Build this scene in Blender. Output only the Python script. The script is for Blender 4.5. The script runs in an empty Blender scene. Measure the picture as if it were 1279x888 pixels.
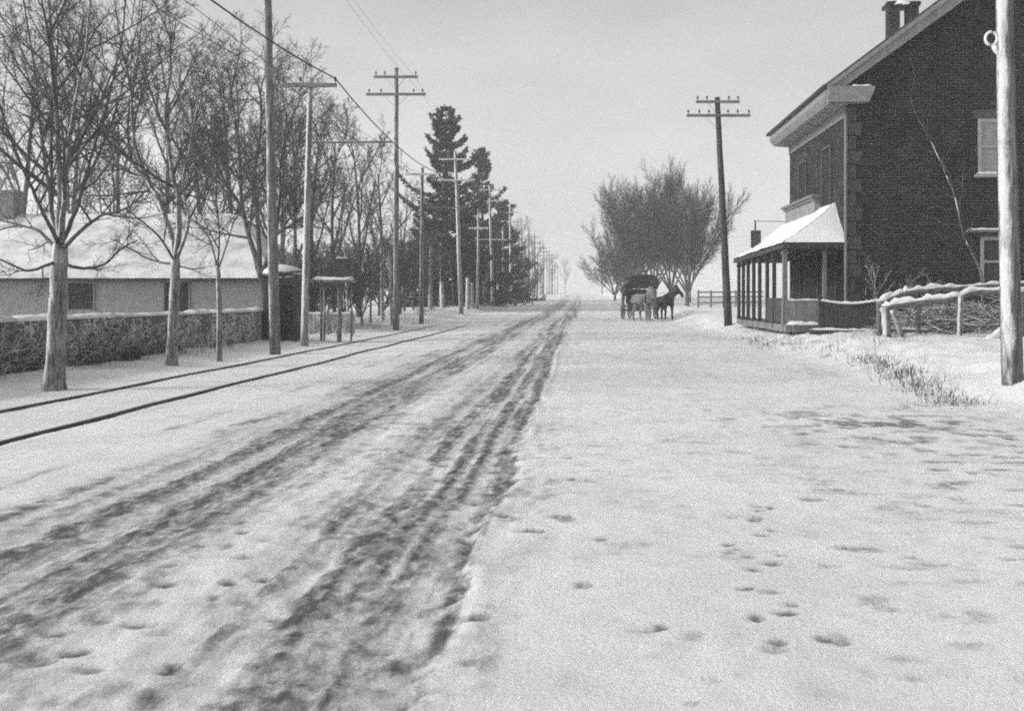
import bpy, bmesh, math, random
import numpy as np
from mathutils import Vector, Matrix, Quaternion

R = math.radians
scn = bpy.context.scene
COL = scn.collection
F = 1243.5          # focal length in photograph pixels, used to size things from the photograph
CAM_H = 1.35
UP = Vector((0, 0, 1))


def W(px, py, Y):
    return Vector(((px - 722) * Y / F, Y, CAM_H - (py - 372) * Y / F))


# ------------------------------------------------------------------ terrain
def ss(a, b, x):
    t = np.clip((np.asarray(x, float) - a) / (b - a), 0, 1)
    return t * t * (3 - 2 * t)


RY = [-1e4, 42, 60, 80, 100, 125, 150, 200, 250, 400, 1200, 1e5]
RZ = [0, 0, .10, .28, .55, .95, 1.30, 1.80, 2.15, 2.9, 5.2, 5.2]


def _hash(i, j, s):
    h = (i * 374761393 + j * 668265263 + s * 1442695041) & 0xFFFFFFFF
    h = ((h ^ (h >> 13)) * 1274126177) & 0xFFFFFFFF
    return ((h ^ (h >> 16)) & 0xFFFFFF) / float(0xFFFFFF)


def vnoise(x, y, s=0):
    x = np.asarray(x, float); y = np.asarray(y, float)
    i = np.floor(x).astype(np.int64); j = np.floor(y).astype(np.int64)
    u = x - i; v = y - j
    u = u * u * (3 - 2 * u); v = v * v * (3 - 2 * v)
    a = _hash(i, j, s); b = _hash(i + 1, j, s); c = _hash(i, j + 1, s); d = _hash(i + 1, j + 1, s)
    return a + (b - a) * u + (c - a) * v + (a - b - c + d) * u * v


def fbm(x, y, s=0, o=4):
    t = 0; a = .5; n = 0
    for k in range(o):
        t = t + a * vnoise(x * 2 ** k + 13.7 * k, y * 2 ** k - 7.1 * k, s + k); n += a; a *= .5
    return t / n


def base_z(x, y):
    x = np.asarray(x, float); y = np.asarray(y, float)
    z = np.interp(y, RY, RZ)
    wob = (vnoise(y * .25, x * 0 + 3.3, 5) - .5) * .7
    wob2 = (vnoise(x * .5, y * 0 + 8.1, 6) - .5) * 1.2
    z = z + .44 * ss(4.75, 6.9, x + wob) * ss(10.6, 14.0, y + wob2)
    z = z + .40 * ss(-6.9, -9.2, x) * ss(48, 66, y)
    z = z + .10 * ss(-7.6, -9.6, x) * (1 - ss(48, 66, y))
    z = z - .05 * ss(-4.2, -5.6, x) * (1 - ss(50, 80, y))
    z = z + .035 * (fbm(x * .35, y * .35, 11, 3) - .5)
    return z


def zg(x, y):
    return float(base_z(x, y))


def G(x, y, dz=0.0):
    return Vector((x, y, zg(x, y) + dz))


# ------------------------------------------------------------------ materials
def nt(name):
    m = bpy.data.materials.new(name); m.use_nodes = True
    t = m.node_tree; b = t.nodes['Principled BSDF']
    b.inputs['Specular IOR Level'].default_value = .25
    return m, t, b


def N(t, kind, **kw):
    n = t.nodes.new(kind)
    for k, v in kw.items():
        if k in n.inputs: n.inputs[k].default_value = v
        else: setattr(n, k, v)
    return n


def ramp(t, stops):
    n = t.nodes.new('ShaderNodeValToRGB')
    e = n.color_ramp.elements
    while len(e) > 1: e.remove(e[-1])
    e[0].position = stops[0][0]; e[0].color = (stops[0][1],) * 3 + (1,)
    for p, v in stops[1:]:
        q = e.new(p); q.color = (v, v, v, 1)
    return n


def grey(name, lo, hi, scale=6, stretch=(1, 1, 1), rough=.85, bump=.25, bscale=None, contrast=(.3, .7), snow=0.0, snowscale=3.0, pale_side=0.0, crack=0.0):
    """a neutral, weathered surface: two noises mixed between two greys; snow > 0 lets real snow lie on faces that look up"""
    m, t, b = nt(name)
    tc = N(t, 'ShaderNodeTexCoord'); mp = N(t, 'ShaderNodeMapping'); mp.inputs['Scale'].default_value = stretch
    t.links.new(tc.outputs['Object'], mp.inputs['Vector'])
    n1 = N(t, 'ShaderNodeTexNoise', Scale=scale, Detail=6, Roughness=.65)
    t.links.new(mp.outputs[0], n1.inputs['Vector'])
    rp = ramp(t, [(contrast[0], lo), (contrast[1], hi)])
    t.links.new(n1.outputs['Fac'], rp.inputs[0])
    col = rp.outputs[0]
    if crack > 0:      # dark vertical checks and knots in wood and bark
        mc = N(t, 'ShaderNodeMapping'); mc.inputs['Scale'].default_value = (34, 34, 1.4 if stretch[2] < .1 else 5); t.links.new(tc.outputs['Object'], mc.inputs['Vector'])
        nc = N(t, 'ShaderNodeTexNoise', Scale=1, Detail=4, Roughness=.6); t.links.new(mc.outputs[0], nc.inputs['Vector'])
        rc = ramp(t, [(.40, 1 - crack), (.52, 1)]); t.links.new(nc.outputs['Fac'], rc.inputs[0])
        nk = N(t, 'ShaderNodeTexNoise', Scale=1.1, Detail=5, Roughness=.65); t.links.new(tc.outputs['Object'], nk.inputs['Vector'])
        rk = ramp(t, [(.34, 1 - crack * .75), (.56, 1)]); t.links.new(nk.outputs['Fac'], rk.inputs[0])
        for q in (rc, rk):
            mk = N(t, 'ShaderNodeMix', data_type='RGBA', blend_type='MULTIPLY'); mk.inputs[0].default_value = 1
            t.links.new(col, mk.inputs[6]); t.links.new(q.outputs[0], mk.inputs[7]); col = mk.outputs[2]
    if pale_side > 0:       # noisy pale patches on faces turned to one fixed side
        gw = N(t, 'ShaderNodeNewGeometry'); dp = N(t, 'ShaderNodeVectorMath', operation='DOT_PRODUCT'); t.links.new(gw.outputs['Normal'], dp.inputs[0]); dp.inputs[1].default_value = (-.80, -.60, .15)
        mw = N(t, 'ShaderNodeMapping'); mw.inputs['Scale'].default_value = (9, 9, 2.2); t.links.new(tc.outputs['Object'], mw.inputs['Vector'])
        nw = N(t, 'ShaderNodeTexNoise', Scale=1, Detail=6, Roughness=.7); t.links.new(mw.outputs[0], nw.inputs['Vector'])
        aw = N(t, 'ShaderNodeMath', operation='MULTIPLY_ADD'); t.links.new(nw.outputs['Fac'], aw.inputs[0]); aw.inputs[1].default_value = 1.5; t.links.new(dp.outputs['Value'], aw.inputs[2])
        rw = N(t, 'ShaderNodeMapRange'); t.links.new(aw.outputs[0], rw.inputs[0]); rw.inputs[1].default_value = 1.95 - pale_side; rw.inputs[2].default_value = 2.25 - pale_side; rw.inputs[4].default_value = .85
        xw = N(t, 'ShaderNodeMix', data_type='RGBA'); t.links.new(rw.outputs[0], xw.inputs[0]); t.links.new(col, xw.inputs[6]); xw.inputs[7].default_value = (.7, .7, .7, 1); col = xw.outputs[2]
    if snow > 0:
        ge = N(t, 'ShaderNodeNewGeometry'); sx = N(t, 'ShaderNodeSeparateXYZ')
        t.links.new(ge.outputs['Normal'], sx.inputs[0])
        n2 = N(t, 'ShaderNodeTexNoise', Scale=snowscale, Detail=4)
        t.links.new(tc.outputs['Object'], n2.inputs['Vector'])
        a = N(t, 'ShaderNodeMath', operation='ADD'); t.links.new(sx.outputs['Z'], a.inputs[0]); t.links.new(n2.outputs['Fac'], a.inputs[1])
        r2 = ramp(t, [(1.35 - snow, 0), (1.5 - snow, 1)] if snow < .9 else [(.45, 0), (.6, 1)])
        # ramp positions are limited to 0..1, so scale first
        s = N(t, 'ShaderNodeMath', operation='MULTIPLY'); t.links.new(a.outputs[0], s.inputs[0]); s.inputs[1].default_value = .5
        e = r2.color_ramp.elements; e[0].position = max(0, (1.35 - snow) * .5); e[1].position = max(.02, (1.55 - snow) * .5)
        t.links.new(s.outputs[0], r2.inputs[0])
        mx = N(t, 'ShaderNodeMix', data_type='RGBA'); t.links.new(r2.outputs[0], mx.inputs[0])
        t.links.new(col, mx.inputs[6]); mx.inputs[7].default_value = (.78, .78, .78, 1)
        col = mx.outputs[2]
    t.links.new(col, b.inputs['Base Color'])
    b.inputs['Roughness'].default_value = rough
    if bump:
        n3 = N(t, 'ShaderNodeTexNoise', Scale=bscale or scale * 4, Detail=5)
        t.links.new(mp.outputs[0], n3.inputs['Vector'])
        bp = N(t, 'ShaderNodeBump', Strength=bump, Distance=.02)
        t.links.new(n3.outputs['Fac'], bp.inputs['Height']); t.links.new(bp.outputs[0], b.inputs['Normal'])
    return m


def brick_mat(name, lo, hi, mortar):
    m, t, b = nt(name)
    tc = N(t, 'ShaderNodeTexCoord'); sx = N(t, 'ShaderNodeSeparateXYZ'); t.links.new(tc.outputs['Object'], sx.inputs[0])
    ad = N(t, 'ShaderNodeMath', operation='ADD'); t.links.new(sx.outputs['X'], ad.inputs[0]); t.links.new(sx.outputs['Y'], ad.inputs[1])
    cx = N(t, 'ShaderNodeCombineXYZ'); t.links.new(ad.outputs[0], cx.inputs['X']); t.links.new(sx.outputs['Z'], cx.inputs['Y'])
    br = N(t, 'ShaderNodeTexBrick', Scale=1.0)
    br.inputs['Brick Width'].default_value = .225; br.inputs['Row Height'].default_value = .085
    br.inputs['Mortar Size'].default_value = .011; br.inputs['Mortar Smooth'].default_value = .2
    br.inputs['Color1'].default_value = (lo, lo, lo, 1); br.inputs['Color2'].default_value = (hi, hi, hi, 1)
    br.inputs['Mortar'].default_value = (mortar, mortar, mortar, 1); br.inputs['Bias'].default_value = -.1
    t.links.new(cx.outputs[0], br.inputs['Vector'])
    n1 = N(t, 'ShaderNodeTexNoise', Scale=1.3, Detail=7, Roughness=.75); t.links.new(tc.outputs['Object'], n1.inputs['Vector'])
    rp = ramp(t, [(.3, .4), (.7, 1.7)]); t.links.new(n1.outputs['Fac'], rp.inputs[0])
    n2 = N(t, 'ShaderNodeTexNoise', Scale=11, Detail=4, Roughness=.7); t.links.new(tc.outputs['Object'], n2.inputs['Vector'])
    rp2 = ramp(t, [(.3, .5), (.72, 1.7)]); t.links.new(n2.outputs['Fac'], rp2.inputs[0])
    mu = N(t, 'ShaderNodeMix', data_type='RGBA', blend_type='MULTIPLY'); mu.inputs[0].default_value = 1
    t.links.new(br.outputs['Color'], mu.inputs[6]); t.links.new(rp.outputs[0], mu.inputs[7])
    m2 = N(t, 'ShaderNodeMix', data_type='RGBA', blend_type='MULTIPLY'); m2.inputs[0].default_value = 1
    t.links.new(mu.outputs[2], m2.inputs[6]); t.links.new(rp2.outputs[0], m2.inputs[7])
    t.links.new(m2.outputs[2], b.inputs['Base Color'])
    bp = N(t, 'ShaderNodeBump', Strength=.6, Distance=.012); bp.invert = True
    t.links.new(br.outputs['Fac'], bp.inputs['Height']); t.links.new(bp.outputs[0], b.inputs['Normal'])
    b.inputs['Roughness'].default_value = .9
    return m


def rubble_mat(name):
    """dark rubble masonry with snow caught in the joints"""
    m, t, b = nt(name)
    tc = N(t, 'ShaderNodeTexCoord')
    mp = N(t, 'ShaderNodeMapping'); mp.inputs['Scale'].default_value = (1, 1, 1.9); t.links.new(tc.outputs['Object'], mp.inputs[0])
    nz = N(t, 'ShaderNodeTexNoise', Scale=3.0, Detail=3); t.links.new(mp.outputs[0], nz.inputs['Vector'])
    va = N(t, 'ShaderNodeMix', data_type='RGBA', blend_type='ADD'); va.inputs[0].default_value = .25
    t.links.new(mp.outputs[0], va.inputs[6]); t.links.new(nz.outputs['Color'], va.inputs[7])
    vo = N(t, 'ShaderNodeTexVoronoi', Scale=4.6); t.links.new(va.outputs[2], vo.inputs['Vector'])
    ve = N(t, 'ShaderNodeTexVoronoi', Scale=4.6, feature='DISTANCE_TO_EDGE'); t.links.new(va.outputs[2], ve.inputs['Vector'])
    rp = ramp(t, [(.0, .06), (.6, .14), (1, .28)]); t.links.new(vo.outputs['Color'], rp.inputs[0])
    n2 = N(t, 'ShaderNodeTexNoise', Scale=1.6, Detail=5, Roughness=.7); t.links.new(tc.outputs['Object'], n2.inputs['Vector'])
    jo = ramp(t, [(.0, 1), (.17, 0)]); t.links.new(ve.outputs['Distance'], jo.inputs[0])
    pa = ramp(t, [(.40, 0), (.58, .9)]); t.links.new(n2.outputs['Fac'], pa.inputs[0])
    mm = N(t, 'ShaderNodeMath', operation='MULTIPLY'); t.links.new(jo.outputs[0], mm.inputs[0]); t.links.new(pa.outputs[0], mm.inputs[1])
    mx = N(t, 'ShaderNodeMix', data_type='RGBA'); t.links.new(mm.outputs[0], mx.inputs[0]); t.links.new(rp.outputs[0], mx.inputs[6])
    mx.inputs[7].default_value = (.7, .7, .7, 1)
    t.links.new(mx.outputs[2], b.inputs['Base Color']); b.inputs['Roughness'].default_value = .95
    bp = N(t, 'ShaderNodeBump', Strength=.8, Distance=.05); t.links.new(ve.outputs['Distance'], bp.inputs['Height']); t.links.new(bp.outputs[0], b.inputs['Normal'])
    return m


def ground_mat():
    m, t, b = nt('trodden_snow')
    at = N(t, 'ShaderNodeAttribute', attribute_name='dirt')
    tc = N(t, 'ShaderNodeTexCoord')
    n1 = N(t, 'ShaderNodeTexNoise', Scale=26, Detail=5, Roughness=.7); t.links.new(tc.outputs['Object'], n1.inputs['Vector'])
    n0 = N(t, 'ShaderNodeTexNoise', Scale=.8, Detail=5, Roughness=.6); t.links.new(tc.outputs['Object'], n0.inputs['Vector'])
    mp = N(t, 'ShaderNodeMapping'); mp.inputs['Scale'].default_value = (9, 1.6, 1); t.links.new(tc.outputs['Object'], mp.inputs[0])
    ns = N(t, 'ShaderNodeTexNoise', Scale=1, Detail=4, Roughness=.6); t.links.new(mp.outputs[0], ns.inputs['Vector'])
    # break the dirt up with clods
    mp2 = N(t, 'ShaderNodeMapping'); mp2.inputs['Scale'].default_value = (13, 6.5, 1); t.links.new(tc.outputs['Object'], mp2.inputs[0])
    n4 = N(t, 'ShaderNodeTexNoise', Scale=1, Detail=7, Roughness=.72); t.links.new(mp2.outputs[0], n4.inputs['Vector'])
    a = N(t, 'ShaderNodeMapRange'); t.links.new(n4.outputs['Fac'], a.inputs[0]); a.inputs[1].default_value = .36; a.inputs[2].default_value = .64; a.inputs[3].default_value = .35; a.inputs[4].default_value = 1.45
    d = N(t, 'ShaderNodeMath', operation='MULTIPLY'); t.links.new(at.outputs['Fac'], d.inputs[0]); t.links.new(a.outputs[0], d.inputs[1])
    rp = ramp(t, [(0, 0), (.12, .10), (.45, .62), (.8, .92), (1, 1)]); t.links.new(d.outputs[0], rp.inputs[0])
    # clean snow with wind crust and a little road grit mixed in
    sn = ramp(t, [(.3, .66), (.55, .76), (.75, .81)]); t.links.new(n0.outputs['Fac'], sn.inputs[0])
    sp = ramp(t, [(.30, .70), (.46, 1.0), (1, 1.0)]); t.links.new(n1.outputs['Fac'], sp.inputs[0])
    mu = N(t, 'ShaderNodeMix', data_type='RGBA', blend_type='MULTIPLY'); mu.inputs[0].default_value = .55
    t.links.new(sn.outputs[0], mu.inputs[6]); t.links.new(sp.outputs[0], mu.inputs[7])
    mud = ramp(t, [(.3, .06), (.7, .16)]); t.links.new(ns.outputs['Fac'], mud.inputs[0])
    mx = N(t, 'ShaderNodeMix', data_type='RGBA'); t.links.new(rp.outputs[0], mx.inputs[0])
    t.links.new(mu.outputs[2], mx.inputs[6]); t.links.new(mud.outputs[0], mx.inputs[7])
    t.links.new(mx.outputs[2], b.inputs['Base Color'])
    b.inputs['Roughness'].default_value = .8
    nb = N(t, 'ShaderNodeTexNoise', Scale=45, Detail=6, Roughness=.7); t.links.new(tc.outputs['Object'], nb.inputs['Vector'])
    bp = N(t, 'ShaderNodeBump', Strength=.6, Distance=.025); t.links.new(nb.outputs['Fac'], bp.inputs['Height']); t.links.new(bp.outputs[0], b.inputs['Normal'])
    return m


M = {}
M['snow'] = grey('snow', .72, .82, 5, rough=.75, bump=.3, bscale=30)
M['snow_thin'] = grey('thin_roof_snow', .40, .74, 1.1, (1, 1, 1), bump=.5, bscale=14, contrast=(.32, .6))
M['bark'] = grey('bark', .08, .24, 9, (1, 1, .25), bump=.8, bscale=26, crack=.5)
M['bark_pale'] = grey('bark_pale', .14, .36, 7, (1, 1, .4), bump=.8, bscale=22, pale_side=.45, crack=.6)
M['bark_dark'] = grey('bark_dark', .035, .10, 9, (1, 1, .25), bump=.6)
M['twig'] = grey('twig', .05, .13, 5, bump=0)
M['twig_far'] = grey('twig_far', .07, .15, 3, bump=0)
M['twig_dark'] = grey('twig_dark', .045, .10, 3, bump=0)
M['needle'] = grey('needle', .018, .05, 1.6, bump=0)
M['pole'] = grey('weathered_pole', .13, .30, 10, (1, 1, .06), bump=.6, bscale=30, pale_side=.35, crack=.65)
M['pole_dark'] = grey('dark_pole', .04, .11, 10, (1, 1, .06), bump=.6, bscale=30, crack=.5)
M['pole_pale'] = grey('pale_pole', .24, .46, 10, (1, 1, .05), bump=.6, bscale=30, pale_side=.65, crack=.65)
M['pole_patchy'] = grey('patchy_pole', .12, .30, 10, (1, 1, .06), bump=.7, bscale=30, pale_side=.52, crack=.7)  # grey pole with broad pale patches on one side
M['arm'] = grey('crossarm_wood', .12, .26, 9, (.2, 1, 1), bump=.3)
M['arm_pale'] = grey('frosted_crossarm', .45, .66, 9, (.2, 1, 1), bump=.3)
M['iron'] = grey('iron', .025, .06, 20, rough=.55, bump=.2)
M['wire'] = grey('wire', .02, .035, 3, bump=0)
M['rail'] = grey('rusty_rail', .03, .08, 18, (1, .2, 1), rough=.6, bump=.4)
M['glass_ins'] = grey('glass_insulator', .06, .12, 8, rough=.2, bump=0)
M['brick'] = brick_mat('dark_brick', .010, .026, .050)
M['quoin'] = grey('quoin_brick', .05, .10, 9, bump=.4)
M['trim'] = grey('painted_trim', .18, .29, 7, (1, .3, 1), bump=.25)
M['trim_dark'] = grey('dark_trim', .14, .22, 7, bump=.25)  # darker trim grey for soffit, frieze, pipe, hood and posts
M['shingle'] = grey('shingle', .05, .11, 14, bump=.5, snow=.5)
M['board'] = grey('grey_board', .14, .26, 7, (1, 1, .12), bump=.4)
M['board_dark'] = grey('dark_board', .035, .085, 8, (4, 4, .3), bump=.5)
M['barnwall'] = grey('barn_wall', .20, .31, 5, (1, 1, .5), bump=.5, contrast=(.25, .75))
M['dark'] = grey('dark_opening', .012, .03, 4, bump=0)
M['blind'] = grey('window_blind', .22, .30, 6, (1, 1, .2), bump=.1)
M['frame'] = grey('window_frame', .28, .36, 8, bump=.1)
M['rubble'] = rubble_mat('rubble_masonry')
M['cope'] = grey('coping', .3, .5, 5, bump=.4, snow=.45)
M['weed'] = grey('dead_weed', .045, .12, 8, bump=0)
M['log'] = grey('fence_log', .09, .2, 8, bump=.5, snow=.5, snowscale=2)
M['log_snowy'] = grey('snowy_log', .14, .28, 8, bump=.5, snow=.95, snowscale=5)
M['brush'] = grey('brush_twig', .06, .20, 4, bump=0, snow=.42, snowscale=2)
M['horse_dark'] = grey('dark_horse_coat', .014, .035, 3, rough=.6, bump=.1)
M['horse_grey'] = grey('grey_horse_coat', .14, .30, 2.2, rough=.7, bump=.1)
M['horse_hair'] = grey('horse_hair', .012, .03, 12, bump=.3)
M['cloth_black'] = grey('black_cloth', .01, .022, 9, bump=.3)
M['canvas_dark'] = grey('dark_canvas', .018, .045, 3, bump=.3)
M['skin'] = grey('skin', .28, .34, 8, bump=.05)
M['leather'] = grey('leather', .015, .03, 9, rough=.5, bump=.2)
M['wagon'] = grey('wagon_wood', .05, .10, 8, bump=.3)
M['enamel'] = grey('white_enamel', .72, .8, 6, rough=.3, bump=0)
M['ground'] = ground_mat()


# ------------------------------------------------------------------ object helpers
def link_mesh(name, me, mat=None, parent=None, smooth=False):
    o = bpy.data.objects.new(name, me); COL.objects.link(o)
    if mat: me.materials.append(mat)
    if parent: o.parent = parent
    if smooth and len(me.polygons):
        me.polygons.foreach_set('use_smooth', [True] * len(me.polygons))
    return o


def tag(o, label=None, cat=None, group=None, kind=None):
    if label: o['label'] = label
    if cat: o['category'] = cat
    if group: o['group'] = group
    if kind: o['kind'] = kind
    return o


def thing(name, label, cat, loc=(0, 0, 0), rz=0.0, group=None):
    o = bpy.data.objects.new(name, None); COL.objects.link(o)
    o.location = loc; o.rotation_euler = (0, 0, rz); o.empty_display_size = .3
    return tag(o, label, cat, group)


def copy_thing(src, loc, rz=0.0, scale=(1, 1, 1), label=None, group=None, skip=()):
    r = src.copy(); COL.objects.link(r); r.location = loc; r.rotation_euler = (0, 0, rz); r.scale = scale
    if label: r['label'] = label
    if group: r['group'] = group
    for ch in list(src.children):
        if ch.name.split('.')[0] in skip: continue
        c = ch.copy(); COL.objects.link(c); c.parent = r
        for g in list(ch.children):
            d = g.copy(); COL.objects.link(d); d.parent = c
    return r


class MB:
    """collects tubes, boxes and sheets into ONE mesh"""
    def __init__(s): s.v = []; s.f = []

    def tube(s, pts, rads, k=5, cap=False):
        n = len(pts); b0 = len(s.v); ref = None
        for i in range(n):
            if i == 0: t = pts[1] - pts[0]
            elif i == n - 1: t = pts[-1] - pts[-2]
            else: t = pts[i + 1] - pts[i - 1]
            if t.length < 1e-9: t = Vector((0, 0, 1))
            t = t.normalized()
            if ref is None: ref = Vector((1, 0, 0)) if abs(t.x) < .8 else Vector((0, 1, 0))
            u = t.cross(ref).normalized(); w = t.cross(u)
            ref = w.cross(t) if False else ref
            p = pts[i]; r = rads[i]
            for j in range(k):
                a = 2 * math.pi * j / k; ca = math.cos(a) * r; sa = math.sin(a) * r
                s.v.append((p.x + u.x * ca + w.x * sa, p.y + u.y * ca + w.y * sa, p.z + u.z * ca + w.z * sa))
        for i in range(n - 1):
            for j in range(k):
                a = b0 + i * k + j; b = b0 + i * k + (j + 1) % k
                s.f.append((a, a + k, b + k, b))
        if cap:
            s.f.append(tuple(b0 + j for j in range(k)))
            s.f.append(tuple(b0 + (n - 1) * k + j for j in reversed(range(k))))

    def box(s, c, d, rot=None):
        b0 = len(s.v); c = Vector(c)
        for sx in (-.5, .5):
            for sy in (-.5, .5):
                for sz in (-.5, .5):
                    q = Vector((sx * d[0], sy * d[1], sz * d[2]))
                    if rot is not None: q = rot @ q
                    s.v.append(tuple(c + q))
        for q in ((0, 1, 3, 2), (4, 6, 7, 5), (0, 4, 5, 1), (2, 3, 7, 6), (0, 2, 6, 4), (1, 5, 7, 3)):
            s.f.append(tuple(b0 + i for i in q))

    def beam(s, a, b, w, h):
        """rectangular bar from a to b, w across, h upright"""
        a = Vector(a); b = Vector(b); t = (b - a).normalized()
        u = t.cross(UP)
        u = Vector((1, 0, 0)) if u.length < 1e-4 else u.normalized()
        n = u.cross(t).normalized(); b0 = len(s.v)
        for p in (a, b):
            for su, sn in ((-.5, -.5), (.5, -.5), (.5, .5), (-.5, .5)):
                s.v.append(tuple(p + u * (su * w) + n * (sn * h)))
        for q in ((0, 1, 2, 3), (7, 6, 5, 4), (0, 4, 5, 1), (1, 5, 6, 2), (2, 6, 7, 3), (3, 7, 4, 0)):
            s.f.append(tuple(b0 + i for i in q))

    def poly(s, pts):
        b0 = len(s.v)
        s.v += [tuple(p) for p in pts]; s.f.append(tuple(range(b0, b0 + len(pts))))

    def prism(s, pts, ext):
        """closed outline pushed along ext"""
        b0 = len(s.v); n = len(pts); ext = Vector(ext)
        s.v += [tuple(Vector(p)) for p in pts] + [tuple(Vector(p) + ext) for p in pts]
        s.f.append(tuple(b0 + i for i in range(n))); s.f.append(tuple(b0 + n + i for i in reversed(range(n))))
        for i in range(n):
            j = (i + 1) % n
            s.f.append((b0 + i, b0 + n + i, b0 + n + j, b0 + j))

    def mesh(s, name):
        me = bpy.data.meshes.new(name)
        me.from_pydata(s.v, [], s.f); me.update()
        return me

    def build(s, name, mat, parent=None, smooth=False, bevel=0.0, fix=False):
        me = s.mesh(name)
        if fix or bevel:
            bm = bmesh.new(); bm.from_mesh(me)
            bmesh.ops.recalc_face_normals(bm, faces=bm.faces)
            if bevel:
                bmesh.ops.bevel(bm, geom=list(bm.edges), offset=bevel, segments=1, affect='EDGES', clamp_overlap=True)
            bm.to_mesh(me); bm.free()
        return link_mesh(name, me, mat, parent, smooth)


def snow_strip(mb, pts, w, h, rng, k=7, wob=.25):
    """a lumpy loaf of snow lying along a line"""
    n = len(pts); b0 = len(mb.v)
    for i in range(n):
        t = (pts[min(i + 1, n - 1)] - pts[max(i - 1, 0)]).normalized(); u = t.cross(UP).normalized()
        e = .35 if i in (0, n - 1) else 1
        ww = w * e * (1 + rng.uniform(-wob, wob) * .5); hh = h * e * (1 + rng.uniform(-wob, wob))
        for j in range(k):
            a = math.pi * j / (k - 1)
            mb.v.append(tuple(pts[i] + u * (math.cos(a) * ww / 2) + UP * (math.sin(a) * hh)))
    for i in range(n - 1):
        for j in range(k - 1):
            a = b0 + i * k + j
            mb.f.append((a, a + 1, a + k + 1, a + k))
        mb.f.append((b0 + i * k + k - 1, b0 + i * k, b0 + (i + 1) * k, b0 + (i + 1) * k + k - 1))
    mb.f.append(tuple(b0 + j for j in range(k))); mb.f.append(tuple(b0 + (n - 1) * k + j for j in reversed(range(k))))


def linspace(a, b, n):
    return [a.lerp(b, i / (n - 1)) for i in range(n)]


def smooth_path(pts, n):
    """Catmull-Rom through the points"""
    out = []
    m = len(pts)
    for i in range(m - 1):
        p0 = pts[max(i - 1, 0)]; p1 = pts[i]; p2 = pts[i + 1]; p3 = pts[min(i + 2, m - 1)]
        for k in range(n):
            t = k / n
            out.append(.5 * ((2 * p1) + (p2 - p0) * t + (2 * p0 - 5 * p1 + 4 * p2 - p3) * t * t + (3 * p1 - p0 - 3 * p2 + p3) * t ** 3))
    out.append(pts[-1])
    return out


# ------------------------------------------------------------------ ground
def axis(parts):
    out = []
    for a, b, st in parts:
        out += list(np.arange(a, b, st))
    return np.array(out)


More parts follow.
